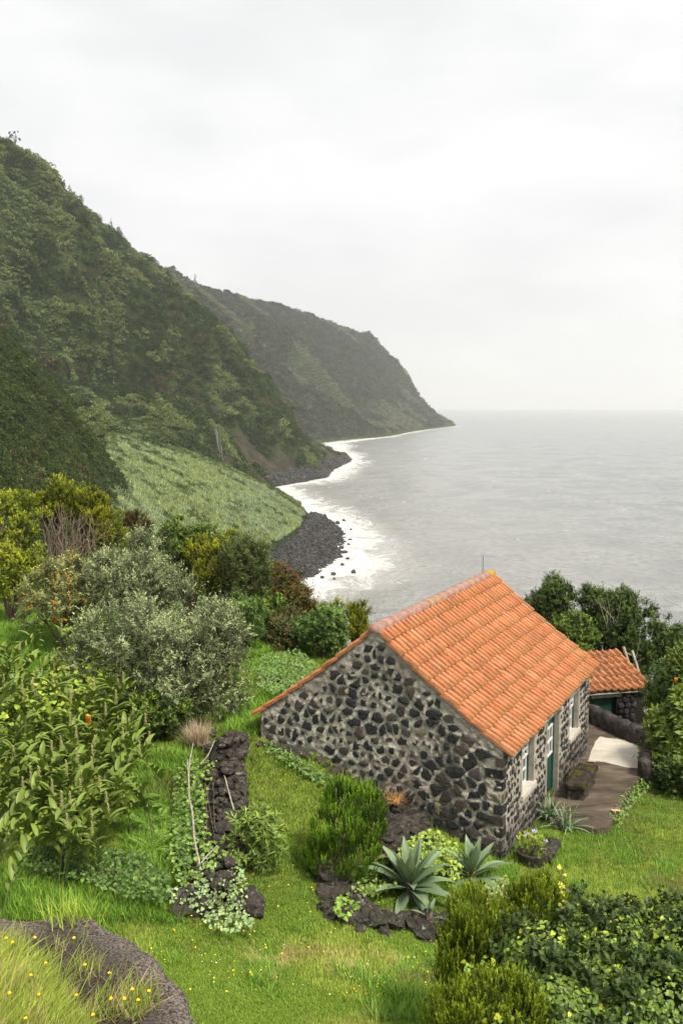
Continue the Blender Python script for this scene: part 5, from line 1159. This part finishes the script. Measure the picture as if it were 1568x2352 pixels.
def ginger(px, py, k, label, h=1.30, spike=True, yellow=False):
    q_ = gph(px, py, h); b_ = np.array([q_[0], q_[1], 0]); b_[2] = gh(b_[0], b_[1]); yaw = rs.normal(-.25, .8); sc_ = rs.uniform(.9, 1.12)
    me, pts = protos[k % 4]; tip = Matrix.Rotation(yaw, 3, 'Z') @ Vector(pts[-1] * sc_); b_[:2] -= np.array(tip)[:2]; b_[2] = gh(b_[0], b_[1])
    o = thing('ginger_lily', label, 'ginger lily', b_, 'ginger lilies massed on the left'); o.rotation_euler = (0, 0, yaw); o.scale = (sc_,) * 3
    def child(nm, me_, M):
        c = bpy.data.objects.new(nm, me_); COL.objects.link(c); c.parent = o; c.matrix_basis = M; return c
    child('stem', me, Matrix.Identity(4))
    ax = nrmv(pts[-1] - pts[-4]); sdv = nrmv(np.cross(ax, (0, 0, 1)))
    nl = 14
    for q in range(nl):
        f = .38 + .60 * q / (nl - 1); p_ = pts[0] + 0; i = f * 8; a = int(min(i, 7)); p_ = pts[a] + (pts[a + 1] - pts[a]) * (i - a); sg = 1 if q % 2 else -1
        D = nrmv(sdv * sg * 1.0 + ax * .55 + np.array([0, 0, .15]) + rs.normal(0, .30, 3)); z_ = np.array([0, 0, 1.]) ; xx = nrmv(np.cross(D, z_)); zz = np.cross(xx, D)
        M = Matrix(((xx[0], D[0], zz[0], p_[0]), (xx[1], D[1], zz[1], p_[1]), (xx[2], D[2], zz[2], p_[2]), (0, 0, 0, 1))) @ Matrix.Scale(rs.uniform(.6, 1.2), 4); child('leaf', GL[rs.integers(0, 6)], M)
    if spike: child('flower_spike', SPY if yellow else SPK, Matrix.Translation(Vector(pts[-1])) @ Matrix.Rotation(-yaw, 4, 'Z') @ Matrix.Scale(1.35 if not yellow else 1.0, 4))
gk = 0
GLAB = 'leafy green ginger lily in the mass left of the dry-stone wall'
for py in np.arange(1500, 1935, 27):
    for px in np.arange(-30, 375, 36):
        x = px + R.uniform(-14, 14) + (18 if int(py / 27) % 2 else 0); y = py + R.uniform(-11, 11)
        lim = 245 if y < 1600 else (320 if y < 1690 else (365 if y < 1800 else 345 - (y - 1800) * .6))
        if x > lim or (y > 1880 and x < 60): continue
        ginger(x, y, gk, GLAB, 1.25, R.random() < .45); gk += 1
ginger(204, 1668, 1, 'ginger lily with the single orange-yellow flower spike', 1.5, True, True)
print('gingers', gk)
# ------------------------------------------------------------------ low leafy plants
def heartleaf(rs, P, N, s_, colr, var=.3):
    n = len(P); N = nrmv(N); D = rdir(rs, n) + np.array([0, -.4, -.5]); D = nrmv(D - (D * N).sum(-1, keepdims=True) * N); S = np.cross(D, N); s_ = np.asarray(s_).reshape(-1, 1)
    ol_ = [(0, 0, 0), (-.42, -.12, .06), (-.52, .30, .08), (-.30, .75, .0), (0, 1.05, -.10), (.30, .75, .0), (.52, .30, .08), (.42, -.12, .06)]
    V = np.stack([P + S * s_ * a + D * s_ * b + N * s_ * c for a, b, c in ol_], 1); F = (np.array([(0, 1, 2, 3), (0, 3, 4, 5), (0, 5, 6, 7)])[None] + np.arange(n)[:, None, None] * 8).reshape(-1, 4)
    c = np.asarray(colr) * rs.uniform(1 - var, 1 + var, (n, 1)); return V.reshape(-1, 3), F, np.repeat(c, 8, 0)
def creeper(name, label, cat, polygon, n, s_, h, colr, m_=LEAF, alt=None, altp=.1, seed=1, bumpf=.0, part='leaves', mound=0):
    rs = np.random.default_rng(seed); pg = np.array(polygon, float); x0, y0 = pg.min(0); x1, y1 = pg.max(0); P = []
    while len(P) < n:
        x, y = rs.uniform(x0, x1), rs.uniform(y0, y1); ins = False
        for a, b in zip(pg, np.roll(pg, -1, 0)):
            if (a[1] > y) != (b[1] > y) and x < (b[0] - a[0]) * (y - a[1]) / (b[1] - a[1]) + a[0]: ins = not ins
        if ins: P.append((x, y))
    hh = h * rs.random(n) ** .6
    W_ = gpa(P, hh); N = nrmv(np.array([0, -.35, 1.]) + rs.normal(0, .45, (n, 3))); c = np.tile(colr, (n, 1)).astype(float)
    if alt is not None: c[rs.random(n) < altp] = alt
    V, F, col = heartleaf(rs, W_, N, s_ * rs.uniform(.6, 1.3, n), c); ce = W_.mean(0); o = thing(name, label, cat, (ce[0], ce[1], gh(ce[0], ce[1]))); npmesh(part, V, F, m_, o, col=col)['kind'] = 'stuff'
    mb = MB()
    for q in range(14): a, b = W_[rs.integers(n)], W_[rs.integers(n)]; mb.tube(resample([a - [0, 0, .08], (a + b) / 2 - [0, 0, .12], b - [0, 0, .08]], 6), .006, 4, False)
    mb.build('stems', BARK, o); return o
creeper('ivy', 'pale green ivy spreading over the boulders at the end of the dry-stone wall', 'ivy', [(480, 1945), (540, 1935), (560, 1990), (570, 2040), (560, 2085), (585, 2120), (540, 2140), (480, 2130), (450, 2085), (385, 2065), (380, 2045), (440, 2030)], 900, .055, .42, (.17, .24, .10), alt=(.28, .34, .12), altp=.2, seed=5)
creeper('weeds', 'leafy green weeds below the ginger lilies', 'weeds', [(40, 1950), (200, 1930), (330, 1960), (390, 2010), (380, 2070), (300, 2060), (180, 2020), (60, 1990)], 2300, .055, .5, (.055, .10, .022), alt=(.10, .15, .03), altp=.3, seed=6)
creeper('weeds', 'bright leafy weeds behind the low cottage eave', 'weeds', [(600, 1500), (690, 1490), (730, 1530), (700, 1570), (640, 1600), (590, 1570)], 1300, .06, .5, (.10, .17, .04), seed=7)
creeper('vine', 'yellow-green vine climbing through the willow and over the gingers', 'vine', [(150, 1440), (190, 1430), (215, 1500), (240, 1560), (200, 1640), (110, 1650), (60, 1620), (0, 1690), (0, 1620), (90, 1560), (160, 1520)], 700, .095, 1.7, (.17, .23, .03), alt=(.30, .31, .03), altp=.2, seed=8)
creeper('weeds', 'clump of light green geranium leaves below the gable corner', 'weeds', [(905, 1975), (930, 1930), (990, 1905), (1040, 1930), (1070, 1975), (1050, 2020), (980, 2000), (930, 2010)], 900, .065, .55, (.15, .22, .035), alt=(.26, .32, .05), altp=.3, seed=9)
creeper('weeds', 'small nettle-like plant in the lava rocks left of the agave', 'weeds', [(770, 2060), (800, 2050), (830, 2065), (825, 2090), (790, 2110), (765, 2090)], 170, .07, .3, (.14, .22, .03), seed=10)
creeper('rose_bush', 'thin rose bush with small leaves right of the agaves', SHR, [(1110, 2035), (1160, 2010), (1190, 2040), (1215, 2070), (1180, 2120), (1120, 2100)], 560, .05, .7, (.14, .19, .05), alt=(.38, .24, .06), altp=.12, seed=11)
creeper('weeds', 'weeds along the foot of the gable and footing stones', 'weeds', [(600, 1700), (640, 1712), (720, 1760), (800, 1805), (850, 1850), (820, 1850), (720, 1790), (620, 1730)], 700, .05, .22, (.09, .15, .035), seed=12)
creeper('weeds', 'creeping weeds growing along the lawn edge of the path', 'weeds', [(1400, 1870), (1440, 1800), (1480, 1780), (1500, 1800), (1450, 1850), (1420, 1900)], 420, .05, .25, (.11, .18, .035), seed=13)
# dry orange strands on the rubble bank
strandplant('dried_plant', 'dry orange tangle of stems on top of the rubble bank', 'dried plant', gpa([(905, 1840)], .30)[0], 150, .26, 1.6, (.42, .22, .07), .010)
# whorled shrub on the wall end
rs = np.random.default_rng(95); ob_ = gp(585, 2000); osb = thing('oleander_shrub', 'narrow-leaved green shrub overhanging the right side of the dry-stone wall', SHR, ob_); sc_ = ob_[1] / FPX
lob = np.array([np.r_[at(x, y, ob_[1] + .1), np.array([rx, rx, ry]) * sc_] for x, y, rx, ry in ((560, 1905, 34, 34), (600, 1915, 34, 34), (575, 1950, 40, 38), (615, 1950, 30, 34), (555, 1945, 30, 30))])
V, F, col = foliage(rs, lob, 330, 9, .15, .034, .06, up=.6, base=(.07, .11, .022), tip=(.22, .29, .055), spread=1.1, rough=.5); npmesh('foliage', V, F, LEAFG, osb, col=col)['kind'] = 'stuff'; branches(rs, ob_, lob, .02).build('stem', BARK, osb, True)
# banana-like plant by the yard wall
rs = np.random.default_rng(96); bb = gp(1505, 1740); ban = thing('banana_plant', 'young banana plant with broad pale leaves behind the yard wall', 'banana plant', bb)
prof = lambda f: math.sin(math.pi * min(.98, .05 + f * .95)) ** .6
for px, py, L_ in ((1462, 1632, .8), (1490, 1600, .8), (1520, 1618, .8), (1478, 1660, .7), (1540, 1640, .8), (1556, 1600, .7), (1500, 1690, .6)):
    e = at(px, py, bb[1] + rs.uniform(-.6, .3)); b0 = bb + np.array([0, 0, .7]); D = nrmv(e - b0 + np.array([0, 0, .35])); ribbon_leaf(rs, b0 + rs.normal(0, .05, 3), D, np.linalg.norm(e - b0) * 1.2, .26, .5, 8, prof, (.11, .19, .05), 'leaf', ban, LEAFG, .12, (.20, .29, .10))
MB().tube([bb - [0, 0, .1], bb + [0, 0, .8]], [.09, .06], 8).build('stem', STEMC, ban)
# ------------------------------------------------------------------ near hedge, lower right
rs = np.random.default_rng(97)
def hedge(label, L_, n, seed, Y, big=True):
    rs = np.random.default_rng(seed); lob = np.array([np.r_[at(x, y, Y + dy), np.array([rx, rx * .9, ry]) * Y / FPX] for x, y, rx, ry, dy in L_]); b_ = lob[:, :3].mean(0); b_[2] = gh(b_[0], b_[1]); o = thing('heath_shrub', label, SHR, b_)
    V, F, col = foliage(rs, lob, int(n * .8), 24, .044, .013, .21, up=1.3, base=(.016, .034, .004), tip=(.25, .31, .018), spread=.38, rough=.25, out=.65, inner=.06, tippow=1.0, pr=.12, pc=7); npmesh('foliage', V, F, LEAF, o, col=col)['kind'] = 'stuff'; branches(rs, b_, lob, .03).build('stem', BARK, o, True)
hedge('heath shrub with brown tips left of the vine hedge, below the agaves', [(1080, 2110, 42, 55, 0), (1120, 2140, 50, 55, .1), (1060, 2180, 45, 60, -.1), (1050, 2240, 40, 60, -.2), (1100, 2220, 60, 70, .2)], 2100, 1, 13.6)
hedge('bright heath clump standing up at the top of the vine hedge', [(1240, 2075, 42, 45, 0), (1265, 2100, 45, 50, .1), (1215, 2110, 36, 45, -.1), (1190, 2095, 35, 40, .2)], 1500, 2, 14.2)
hedge('heath shrub at the bottom edge of the picture', [(1090, 2330, 60, 55, 0), (1150, 2310, 60, 60, .1), (1190, 2350, 60, 60, 0), (1030, 2350, 45, 50, 0)], 2000, 3, 11.8)
rs = np.random.default_rng(98); lobv = np.array([np.r_[at(x, y, Y), np.array([rx, rx * .9, ry]) * Y / FPX] for x, y, rx, ry, Y in ((1260, 2230, 120, 120, 13.0), (1380, 2190, 130, 120, 13.2), (1490, 2190, 120, 110, 13.4), (1560, 2230, 110, 130, 13.0), (1400, 2300, 140, 110, 12.4), (1290, 2320, 110, 100, 12.2), (1520, 2330, 120, 110, 12.2), (1200, 2210, 70, 70, 13.2), (1570, 2130, 60, 60, 13.6))])
vb = lobv[:, :3].mean(0); vb[2] = gh(vb[0], vb[1]); vh = thing('vine_hedge', 'large hedge of broad dark green vine leaves in the lower right corner', 'hedge', vb)
n = 16000; kk = rs.integers(0, len(lobv), n); d = rdir(rs, n); d[:, 2] = np.abs(d[:, 2]) - .35; d[:, 1] -= .35; d = nrmv(d); P = lobv[kk, :3] + d * lobv[kk, 3:] * (rs.uniform(.84, 1.03, (n, 1)) + .10 * vn(d * 3.5 + kk[:, None] * 3.3, 5)[:, None])
q = np.min(np.stack([np.linalg.norm((P - lo[:3]) / lo[3:], axis=1) + (kk == i) * 9 for i, lo in enumerate(lobv)]), 0); P, d = P[q > .82], d[q > .82]; n = len(P); sz = rs.uniform(.032, .075, n)
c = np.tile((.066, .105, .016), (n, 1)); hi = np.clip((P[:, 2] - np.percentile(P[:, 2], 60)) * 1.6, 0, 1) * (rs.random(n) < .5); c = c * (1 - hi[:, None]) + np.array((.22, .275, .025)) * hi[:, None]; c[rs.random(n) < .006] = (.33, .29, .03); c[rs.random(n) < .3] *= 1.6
x, y, dd = pix(P); order = np.argsort(-sz * ((x > 1000) & (x < 1568) & (y < 2352)) * (d[:, 1] < .2)); pick = np.zeros(n, bool); pick[order[:290]] = True
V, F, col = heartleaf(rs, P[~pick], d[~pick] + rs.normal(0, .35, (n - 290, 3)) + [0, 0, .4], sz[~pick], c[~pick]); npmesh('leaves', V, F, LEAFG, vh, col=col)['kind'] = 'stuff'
for i in np.where(pick)[0]:
    V, F, col = heartleaf(rs, P[i:i + 1] + d[i] * .03, d[i:i + 1] + rs.normal(0, .3, (1, 3)) + [0, 0, .4], sz[i:i + 1], c[i:i + 1]); npmesh('leaf', V, F, LEAFG, vh, col=col)
branches(rs, vb, lobv, .03).build('stem', BARK, vh, True)
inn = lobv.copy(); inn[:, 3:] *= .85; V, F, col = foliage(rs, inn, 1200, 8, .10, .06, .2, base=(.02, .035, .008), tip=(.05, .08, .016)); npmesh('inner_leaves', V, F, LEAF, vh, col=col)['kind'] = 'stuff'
# a vine shoot rising above the hedge
sh = [at(1290, 2080, 14), at(1284, 2040, 14), at(1292, 1995, 14)]; vs_ = thing('vine_shoot', 'single yellow vine shoot rising from the hedge over the lawn', 'vine', sh[0]); MB().tube(resample(sh, 6), .007, 5).build('stem', BARK, vs_); rs = np.random.default_rng(99); Pz = resample(sh, 13)
V, F, col = heartleaf(rs, Pz + rs.normal(0, .04, (13, 3)), rdir(rs, 13) + [0, -1, 1], np.full(13, .06), np.tile((.40, .40, .05), (13, 1))); npmesh('leaves', V, F, LEAF, vs_, col=col)
creeper('weeds', 'leafy weeds crowding the left side of the dry-stone wall', 'weeds', [(400, 1760), (455, 1740), (468, 1850), (470, 1960), (455, 2040), (410, 2030), (380, 1960), (400, 1860)], 1500, .055, .45, (.085, .15, .03), alt=(.15, .21, .04), altp=.3, seed=21)
creeper('weeds', 'vine leaves creeping over the top of the dry-stone wall', 'weeds', [(462, 1740), (500, 1745), (480, 1800), (475, 1900), (520, 1960), (500, 2000), (465, 1990)], 170, .07, .55, (.13, .20, .035), seed=22)
bush('shrub', 'green shrub filling the gap between the feathery shrub and the rusty bush', SHR, 605, 1370, 1470, 40, 31.5, 'laurelb', 1100, 8, False, 31)
bush('shrub', 'dark shrub low between the olive shrub and the rusty bush', SHR, 590, 1330, 1430, 46, 34, 'olive', 1200, 8, False, 32)
creeper('vine', 'vine leaves scrambling over the heath at the left end of the hedge', 'vine', [(1060, 2200), (1120, 2160), (1200, 2190), (1230, 2260), (1210, 2352), (1120, 2352), (1060, 2300)], 520, .075, 1.9, (.11, .17, .02), alt=(.32, .33, .03), altp=.25, seed=23)
bush('willow_bush', 'lower silvery willow sprays spreading to the right of the large bush', SHR, 490, 1395, 1570, 72, 25.5, 'willow', 1100, 10, seed=41)
bush('shrub', 'low dark green shrub at the foot of the large willow', SHR, 345, 1600, 1720, 75, 22.5, 'laurelb', 1100, 9, False, 42)
creeper('vine', 'yellow-green vine leaves spreading among the ginger lilies', 'vine', [(0, 1560), (80, 1540), (200, 1560), (300, 1640), (330, 1740), (300, 1850), (200, 1930), (60, 1930), (0, 1880)], 1700, .075, 1.15, (.10, .145, .020), alt=(.28, .30, .03), altp=.25, seed=24)
creeper('weeds', 'tangle of leafy weeds over the rocks between the agaves and the rubble bank', 'weeds', [(880, 1960), (930, 1985), (900, 2040), (850, 2060), (800, 2040), (850, 2000)], 420, .06, .35, (.10, .16, .03), alt=(.20, .25, .04), altp=.2, seed=25)
creeper('weeds', 'grass and small leaves creeping over the back edge of the near ledge', 'weeds', [(0, 2082), (170, 2100), (300, 2150), (420, 2240), (460, 2330), (440, 2330), (400, 2250), (290, 2165), (160, 2112), (0, 2096)], 10, .03, .1, (.10, .16, .03), seed=26) if False else None
# ------------------------------------------------------------------ grass
def tuft(rs, n, h, rad, w_, base, tip, lean=.5, seg=2):
    P = np.c_[rs.normal(0, rad, (n, 2)), np.full(n, -.01)]; D = nrmv(np.c_[rs.normal(0, lean, (n, 2)), np.ones(n)]); hh = h * rs.uniform(.5, 1.25, n); V, F, _ = blades(rs, P, D, hh, np.full(n, w_) * rs.uniform(.7, 1.3, n), .9, seg)
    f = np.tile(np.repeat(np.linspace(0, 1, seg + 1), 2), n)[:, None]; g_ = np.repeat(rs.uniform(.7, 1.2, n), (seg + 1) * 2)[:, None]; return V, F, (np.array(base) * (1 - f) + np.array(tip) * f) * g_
rs = np.random.default_rng(110)
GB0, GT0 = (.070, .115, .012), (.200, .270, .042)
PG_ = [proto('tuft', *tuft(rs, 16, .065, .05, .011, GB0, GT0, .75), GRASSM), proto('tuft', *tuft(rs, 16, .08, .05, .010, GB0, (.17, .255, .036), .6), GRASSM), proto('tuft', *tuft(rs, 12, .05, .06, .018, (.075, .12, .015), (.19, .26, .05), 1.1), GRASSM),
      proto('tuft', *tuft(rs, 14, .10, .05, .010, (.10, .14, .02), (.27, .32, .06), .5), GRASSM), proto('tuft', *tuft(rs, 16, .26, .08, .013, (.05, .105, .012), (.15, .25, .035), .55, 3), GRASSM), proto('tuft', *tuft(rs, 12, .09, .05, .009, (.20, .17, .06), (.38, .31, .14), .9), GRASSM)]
N0 = 330000
Yq = 9.5 * (38 / 9.5) ** rs.random(N0); Xq = Yq * rs.uniform(-.40, .40, N0); keep = rs.random(N0) < np.clip(16 / Yq, .45, 1); Q = np.c_[Xq, Yq][keep]
uv = (Q - EAVE[:2]) @ np.array([EU[:2], EV[:2]]).T
ins = (uv[:, 0] > .0) & (uv[:, 0] < LU) & (uv[:, 1] > .1) & (uv[:, 1] < 6.3)
def inpoly(Q, pg):
    r = np.zeros(len(Q), bool)
    for a, b in zip(pg, pg[1:] + pg[:1]): r ^= ((a[1] > Q[:, 1]) != (b[1] > Q[:, 1])) & (Q[:, 0] < (b[0] - a[0]) * (Q[:, 1] - a[1]) / (b[1] - a[1] + 1e-12) + a[0])
    return r
ins |= inpoly(Q, [tuple(q[:2]) for q in pp])
sdist = ((Q - SE[:2]) @ SX[:2]); sdd = ((Q - SE[:2]) @ SY[:2]); ins |= (sdist < 0) & (sdist > -LS) & (sdd > 0) & (sdd < 3.8)
wd2 = np.min(((Q[:, None] - wl[None, ::4, :2]) ** 2).sum(-1), 1); ins |= wd2 < .40 ** 2
Q = Q[~ins]; Z = gfast(Q); PQ = np.c_[Q, Z]; x, y, d_ = pix(PQ)
nz_ = fbm(PQ * np.array([.5, .5, 0]), 3, 91); n2 = fbm(PQ * np.array([1.7, 1.7, 0]), 3, 92); u = rs.random(len(Q))
idx = np.where(u < .45, 0, np.where(u < .7, 1, 2)); idx = np.where((nz_ > .05) & (u > .6), 3, idx)
tall = ((x > 300) & (x < 455) & (y > 1730) & (y < 2010)) | ((x > 520) & (x < 640) & (y > 1480) & (y < 1690) & (n2 > -.2)) | ((x > 930) & (x < 1180) & (y > 2000) & (y < 2060) & (u > .6)) | ((x < 130) & (y > 1400) & (y < 1560)) | ((y > 2010) & (x < 420) & (x > 0) & (y < 2120) & (u > .5)) | ((y > 1880) & (y < 1990) & (x > 1180) & (x < 1480) & (u > .93)) | ((n2 > .34) & (u > .8))
idx = np.where(tall & (u > .25), 4, idx)
dry = (rs.random(len(Q)) < .9 * np.exp(-((y - (2190 + (x - 560) * .10 + n2 * 60)) / 17) ** 2 - ((x - 780) / 200) ** 4) * (n2 > -.45)) | ((n2 > .42) & (x > 430) & (x < 700) & (y > 2080)) | ((np.abs(x - 745 - n2 * 14) < 16) & (y > 1980) & (y < 2090))
idx = np.where(dry & (u < .75), 5, idx); keep = ~(dry & (u > .93))
sc_ = rs.uniform(.7, 1.2, len(Q)) * (1 + .25 * nz_) * np.where(x > 1150, .8, 1.0)
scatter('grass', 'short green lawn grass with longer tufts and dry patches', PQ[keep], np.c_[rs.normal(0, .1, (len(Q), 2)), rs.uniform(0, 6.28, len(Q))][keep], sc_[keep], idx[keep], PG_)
print('tufts', keep.sum())
# small yellow flowers of the lawn
def flower(rs, r_, colr, n=9):
    a = np.arange(n) * 6.2832 / n; D = np.c_[np.cos(a), np.sin(a), np.full(n, .35)]; V, F = leafquads(np.zeros((n, 3)), D, np.tile((0, 0, 1.), (n, 1)), np.full(n, r_), np.full(n, r_ * .9)); return V, F, np.tile(colr, (len(V), 1))
FL = [proto('bloom', *flower(rs, .014, (.75, .50, .02)), LEAF), proto('bloom', *flower(rs, .010, (.75, .72, .62)), LEAF)]
m_ = ((x > 540) & (x < 760) & (y > 1780) & (y < 2160)) | ((x > 300) & (x < 1000) & (y > 2050) & (y < 2300)) | ((x > 600) & (x < 900) & (y > 1700) & (y < 1800))
cand = np.where(m_ & (rs.random(len(Q)) < .006 * (1 + 2 * (n2 > .1))))[0]; PF = PQ[cand] + np.c_[np.zeros((len(cand), 2)), rs.uniform(.06, .16, len(cand))]
scatter('small_flowers', 'tiny yellow and white flowers sprinkled over the lawn', PF, rs.normal(0, .3, (len(cand), 3)), rs.uniform(.7, 1.35, len(cand)), (rs.random(len(cand)) < .2).astype(int), FL); print('flowers', len(cand))
# foreground grass on the ledge
PL_ = [proto('tuft', *tuft(rs, 26, .22, .06, .005, (.08, .12, .012), (.20, .235, .04), .55, 4), GRASSM), proto('tuft', *tuft(rs, 22, .10, .07, .007, (.08, .12, .02), (.20, .25, .05), .8, 3), GRASSM), proto('tuft', *tuft(rs, 16, .18, .06, .005, (.20, .16, .07), (.42, .32, .17), .7, 4), GRASSM)]
Pn = []
while len(Pn) < 1500:
    px, py = rs.uniform(-60, 330), rs.uniform(2130, 2420); lim = 2178 + max(0, px) * .12 + max(0, px - 60) * 1.7
    if py < lim + abs(rs.normal(0, 22)): continue
    if vn(np.array([[px * .021, py * .021, 3.]]), 6)[0] > .25 + rs.normal(0, .2) and px > 30: continue
    Pn.append(atz(px, py, ZL + .03))
for px, py in [(194, 2170), (222, 2245), (286, 2268), (345, 2314), (290, 2340), (325, 2340), (389, 2318), (361, 2344), (243, 2385), (200, 2330)]:
    for _ in range(5): Pn.append(atz(px * .88 - 14 + rs.normal(0, 9), 2085 + (py - 2085) * .82 + 26 + rs.normal(0, 8), ZL + .03))
Pn = np.array(Pn); Pn[:, 2] += fbm(Pn * 1.4, 3, 3) * .03; un = rs.random(len(Pn))
scatter('grass', 'long yellowing grass growing over the near rock ledge', Pn, np.c_[rs.normal(0, .12, len(Pn)), rs.normal(.22, .12, len(Pn)), rs.uniform(-.6, .6, len(Pn))], rs.uniform(.7, 1.2, len(Pn)), np.where(un < .40, 0, np.where(un < .70, 1, 2)), PL_)
gtp = atz(155, 2112, ZL); strandplant('grass_tuft', 'lone bright grass tuft standing at the back edge of the rock ledge', 'grass tuft', gtp, 160, .24, .55, (.22, .28, .03), .006)
DAN = LEAF
for i, (px, py) in enumerate([(17, 2170), (34, 2182), (92, 2169), (194, 2170), (82, 2274), (26, 2324), (102, 2328), (222, 2245), (286, 2268), (345, 2314), (290, 2340), (243, 2385), (325, 2340), (389, 2318), (68, 2395), (153, 2418), (233, 2430), (361, 2344), (200, 2330), (120, 2240)]):
    py = 2085 + (py - 2085) * .82; px = px * .88
    b_ = atz(px - 10, py + 30, ZL); e = atz(px, py, ZL + .20); e = e if np.linalg.norm(e - b_) < 1 else b_ + [0, 0, .2]; b_ = np.array([e[0] - .05, e[1] + .02, CAMZ + ZL]); dn_ = thing('dandelion', 'yellow dandelion-like flower in the long grass on the near ledge', 'flower', b_, 'yellow flowers on the ledge'); MB().tube(resample([b_, (b_ + e) / 2 + [.02, 0, 0], e], 5), .003, 4).build('stalk', STEMC, dn_)
    D = rdir(rs, 46); D[:, 2] = np.abs(D[:, 2]) * .7; V, F = leafquads(np.tile(e, (46, 1)), D, np.tile((0, 0, 1.), (46, 1)), rs.uniform(.010, .016, 46), np.full(46, .009)); npmesh('flower_head', V, F, LEAF, dn_, col=np.tile((.85, .60, .02), (len(V), 1)))
# clumps of fern and tall weeds beside the gingers
def fern(label, px, py, seed, n=9, L_=.55, colr=(.13, .21, .035)):
    rs = np.random.default_rng(seed); b_ = gp(px, py); o = thing('fern', label, 'fern', b_)
    for q in range(n):
        a = q * 2.4 + rs.normal(0, .2); el = rs.uniform(.5, 1.0); D = np.array([math.cos(a) * math.cos(el), math.sin(a) * math.cos(el), math.sin(el)]); cur = b_ + [0, 0, .05]; P_, dd = [cur], D
        for s in range(12): dd = nrmv(dd - np.array([0, 0, .09])); cur = cur + dd * L_ / 12; P_.append(cur)
        P_ = np.array(P_); tg = nrmv(np.gradient(P_, axis=0)); sd_ = nrmv(np.cross(tg, (0, 0, 1.))); Pp = np.repeat(P_[1:], 2, 0); DD = np.concatenate([np.stack([sd_[i] + tg[i] * .5, -sd_[i] + tg[i] * .5]) for i in range(1, 13)]); ll = np.repeat(np.sin(np.linspace(.5, 3.0, 12)) * L_ * .26, 2)
        V, F = leafquads(Pp, DD, np.tile((0, 0, 1.), (24, 1)), ll, np.full(24, L_ * .075), .2); npmesh('frond', V, F, LEAF, o, col=np.tile(np.array(colr) * rs.uniform(.8, 1.2), (len(V), 1)))
for i, (px, py, lab) in enumerate([(335, 1900, 'bright fern at the edge of the gingers, midway down'), (370, 1915, 'fern right of the bright fern near the dry-stone wall'), (310, 1850, 'fern tucked under the ginger leaves'), (150, 1660, 'fern among the upper ginger lilies'), (385, 1860, 'uppermost fern beside the long pole'), (350, 1960, 'lowest fern in the tall grass left of the wall')]): fern(lab, px, py, 200 + i)
# small trees standing on the skyline of the hill
def skytree(label, px, py, Y, h, conifer, seed):
    rs = np.random.default_rng(seed); H_ = A_ if Y < 1000 else B_; gp3 = H_[0].reshape(-1, 3); xs_, ys_, ds_ = pix(gp3); sel = np.where(np.abs(xs_ - px) < 8)[0]; b_ = gp3[sel[np.argmin(ys_[sel])]].copy(); o = thing('pine_tree' if conifer else 'broadleaf_tree', label, 'tree', b_); MB().tube([b_ - [0, 0, 2], b_ + [0, 0, h * .95]], [h * .03, h * .008], 5).build('trunk', BARK, o)
    if conifer: lob = np.array([np.r_[b_ + [0, 0, h * f], np.array([.26 * h * (1.05 - f)] * 2 + [h * .10])] for f in np.linspace(.3, .98, 6)])
    else: lob = np.array([np.r_[b_ + np.array([rs.normal(0, h * .2), rs.normal(0, h * .2), h * rs.uniform(.55, .95)]), np.array([h * .16, h * .16, h * .10])] for _ in range(8)])
    V, F, col = foliage(rs, lob, 130, 5, h * .06, h * .03, h * .05, base=(.018, .03, .01), tip=(.05, .065, .025)); npmesh('crown', V, F, LEAF, o, col=col)['kind'] = 'stuff'
    if not conifer:
        mb = MB(); [mb.tube([b_ + [0, 0, h * .3], lo[:3]], [h * .015, h * .006], 4, False) for lo in lob]; mb.build('limbs', BARK, o)
skytree('thin open-crowned tree on the skyline at the top left', 44, 348, 830, 13, False, 1); skytree('small pointed conifer on the skyline where the ridge turns down', 103, 362, 850, 8, True, 2)
skytree('tiny conifer on the descending ridge below the pointed one', 165, 418, 860, 8, True, 3); skytree('lowest tiny conifer on the descending main ridge', 262, 520, 870, 8, True, 4); skytree('small tree tip on the crest of the far headland', 455, 645, 2020, 18, True, 5)
# waterfall: thin strands down the rock face
rs = np.random.default_rng(120); wv_ = []
Gp, Nn, rk_, tt_ = A_
xg, yg, dg_ = pix(Gp.reshape(-1, 3)); 
def on_hill(px, py):
    near_ = np.where((xg - px) ** 2 + (yg - py) ** 2 < 64)[0]; i = near_[np.argmin(dg_[near_])]; return at(px, py, Gp.reshape(-1, 3)[i][1] - 8.0)
wfp = np.array([on_hill(x_, y_) for x_, y_ in wf]); wfp = resample(wfp, 26); wfo = thing('waterfall', 'thin grey waterfall trickling down the rock face of the cliff', 'waterfall', wfp[-1])
for q in range(3):
    o_ = wfp + np.array([(q - 1) * .8, 0, 0]) + np.c_[fbm(wfp * .2 + q * 9, 2, q) * 1.2, np.zeros(26), np.zeros(26)]; MB().tube(o_, list(.08 + .16 * rs.random(26)), 5).build('strand', WFALL, wfo, True)
# ------------------------------------------------------------------ haze: the damp sea air
HZ = bpy.data.materials.new('haze'); HZ.use_nodes = True; hn = HZ.node_tree; hn.nodes.clear()
ho = hn.nodes.new('ShaderNodeOutputMaterial'); hv_ = hn.nodes.new('ShaderNodeVolumePrincipled')
hv_.inputs['Color'].default_value = (.985, .99, 1.0, 1); hv_.inputs['Density'].default_value = 8.5e-5; hv_.inputs['Anisotropy'].default_value = .2
hn.links.new(hv_.outputs[0], ho.inputs['Volume'])
mb = MB(); mb.box((-36000, -60, -3.0), (72000, 0, 0), (0, 31500, 0), (0, 0, 640)); hz = mb.build('haze', HZ)
tag(hz, 'thin pale sea haze fading the distant headlands', kind='stuff')
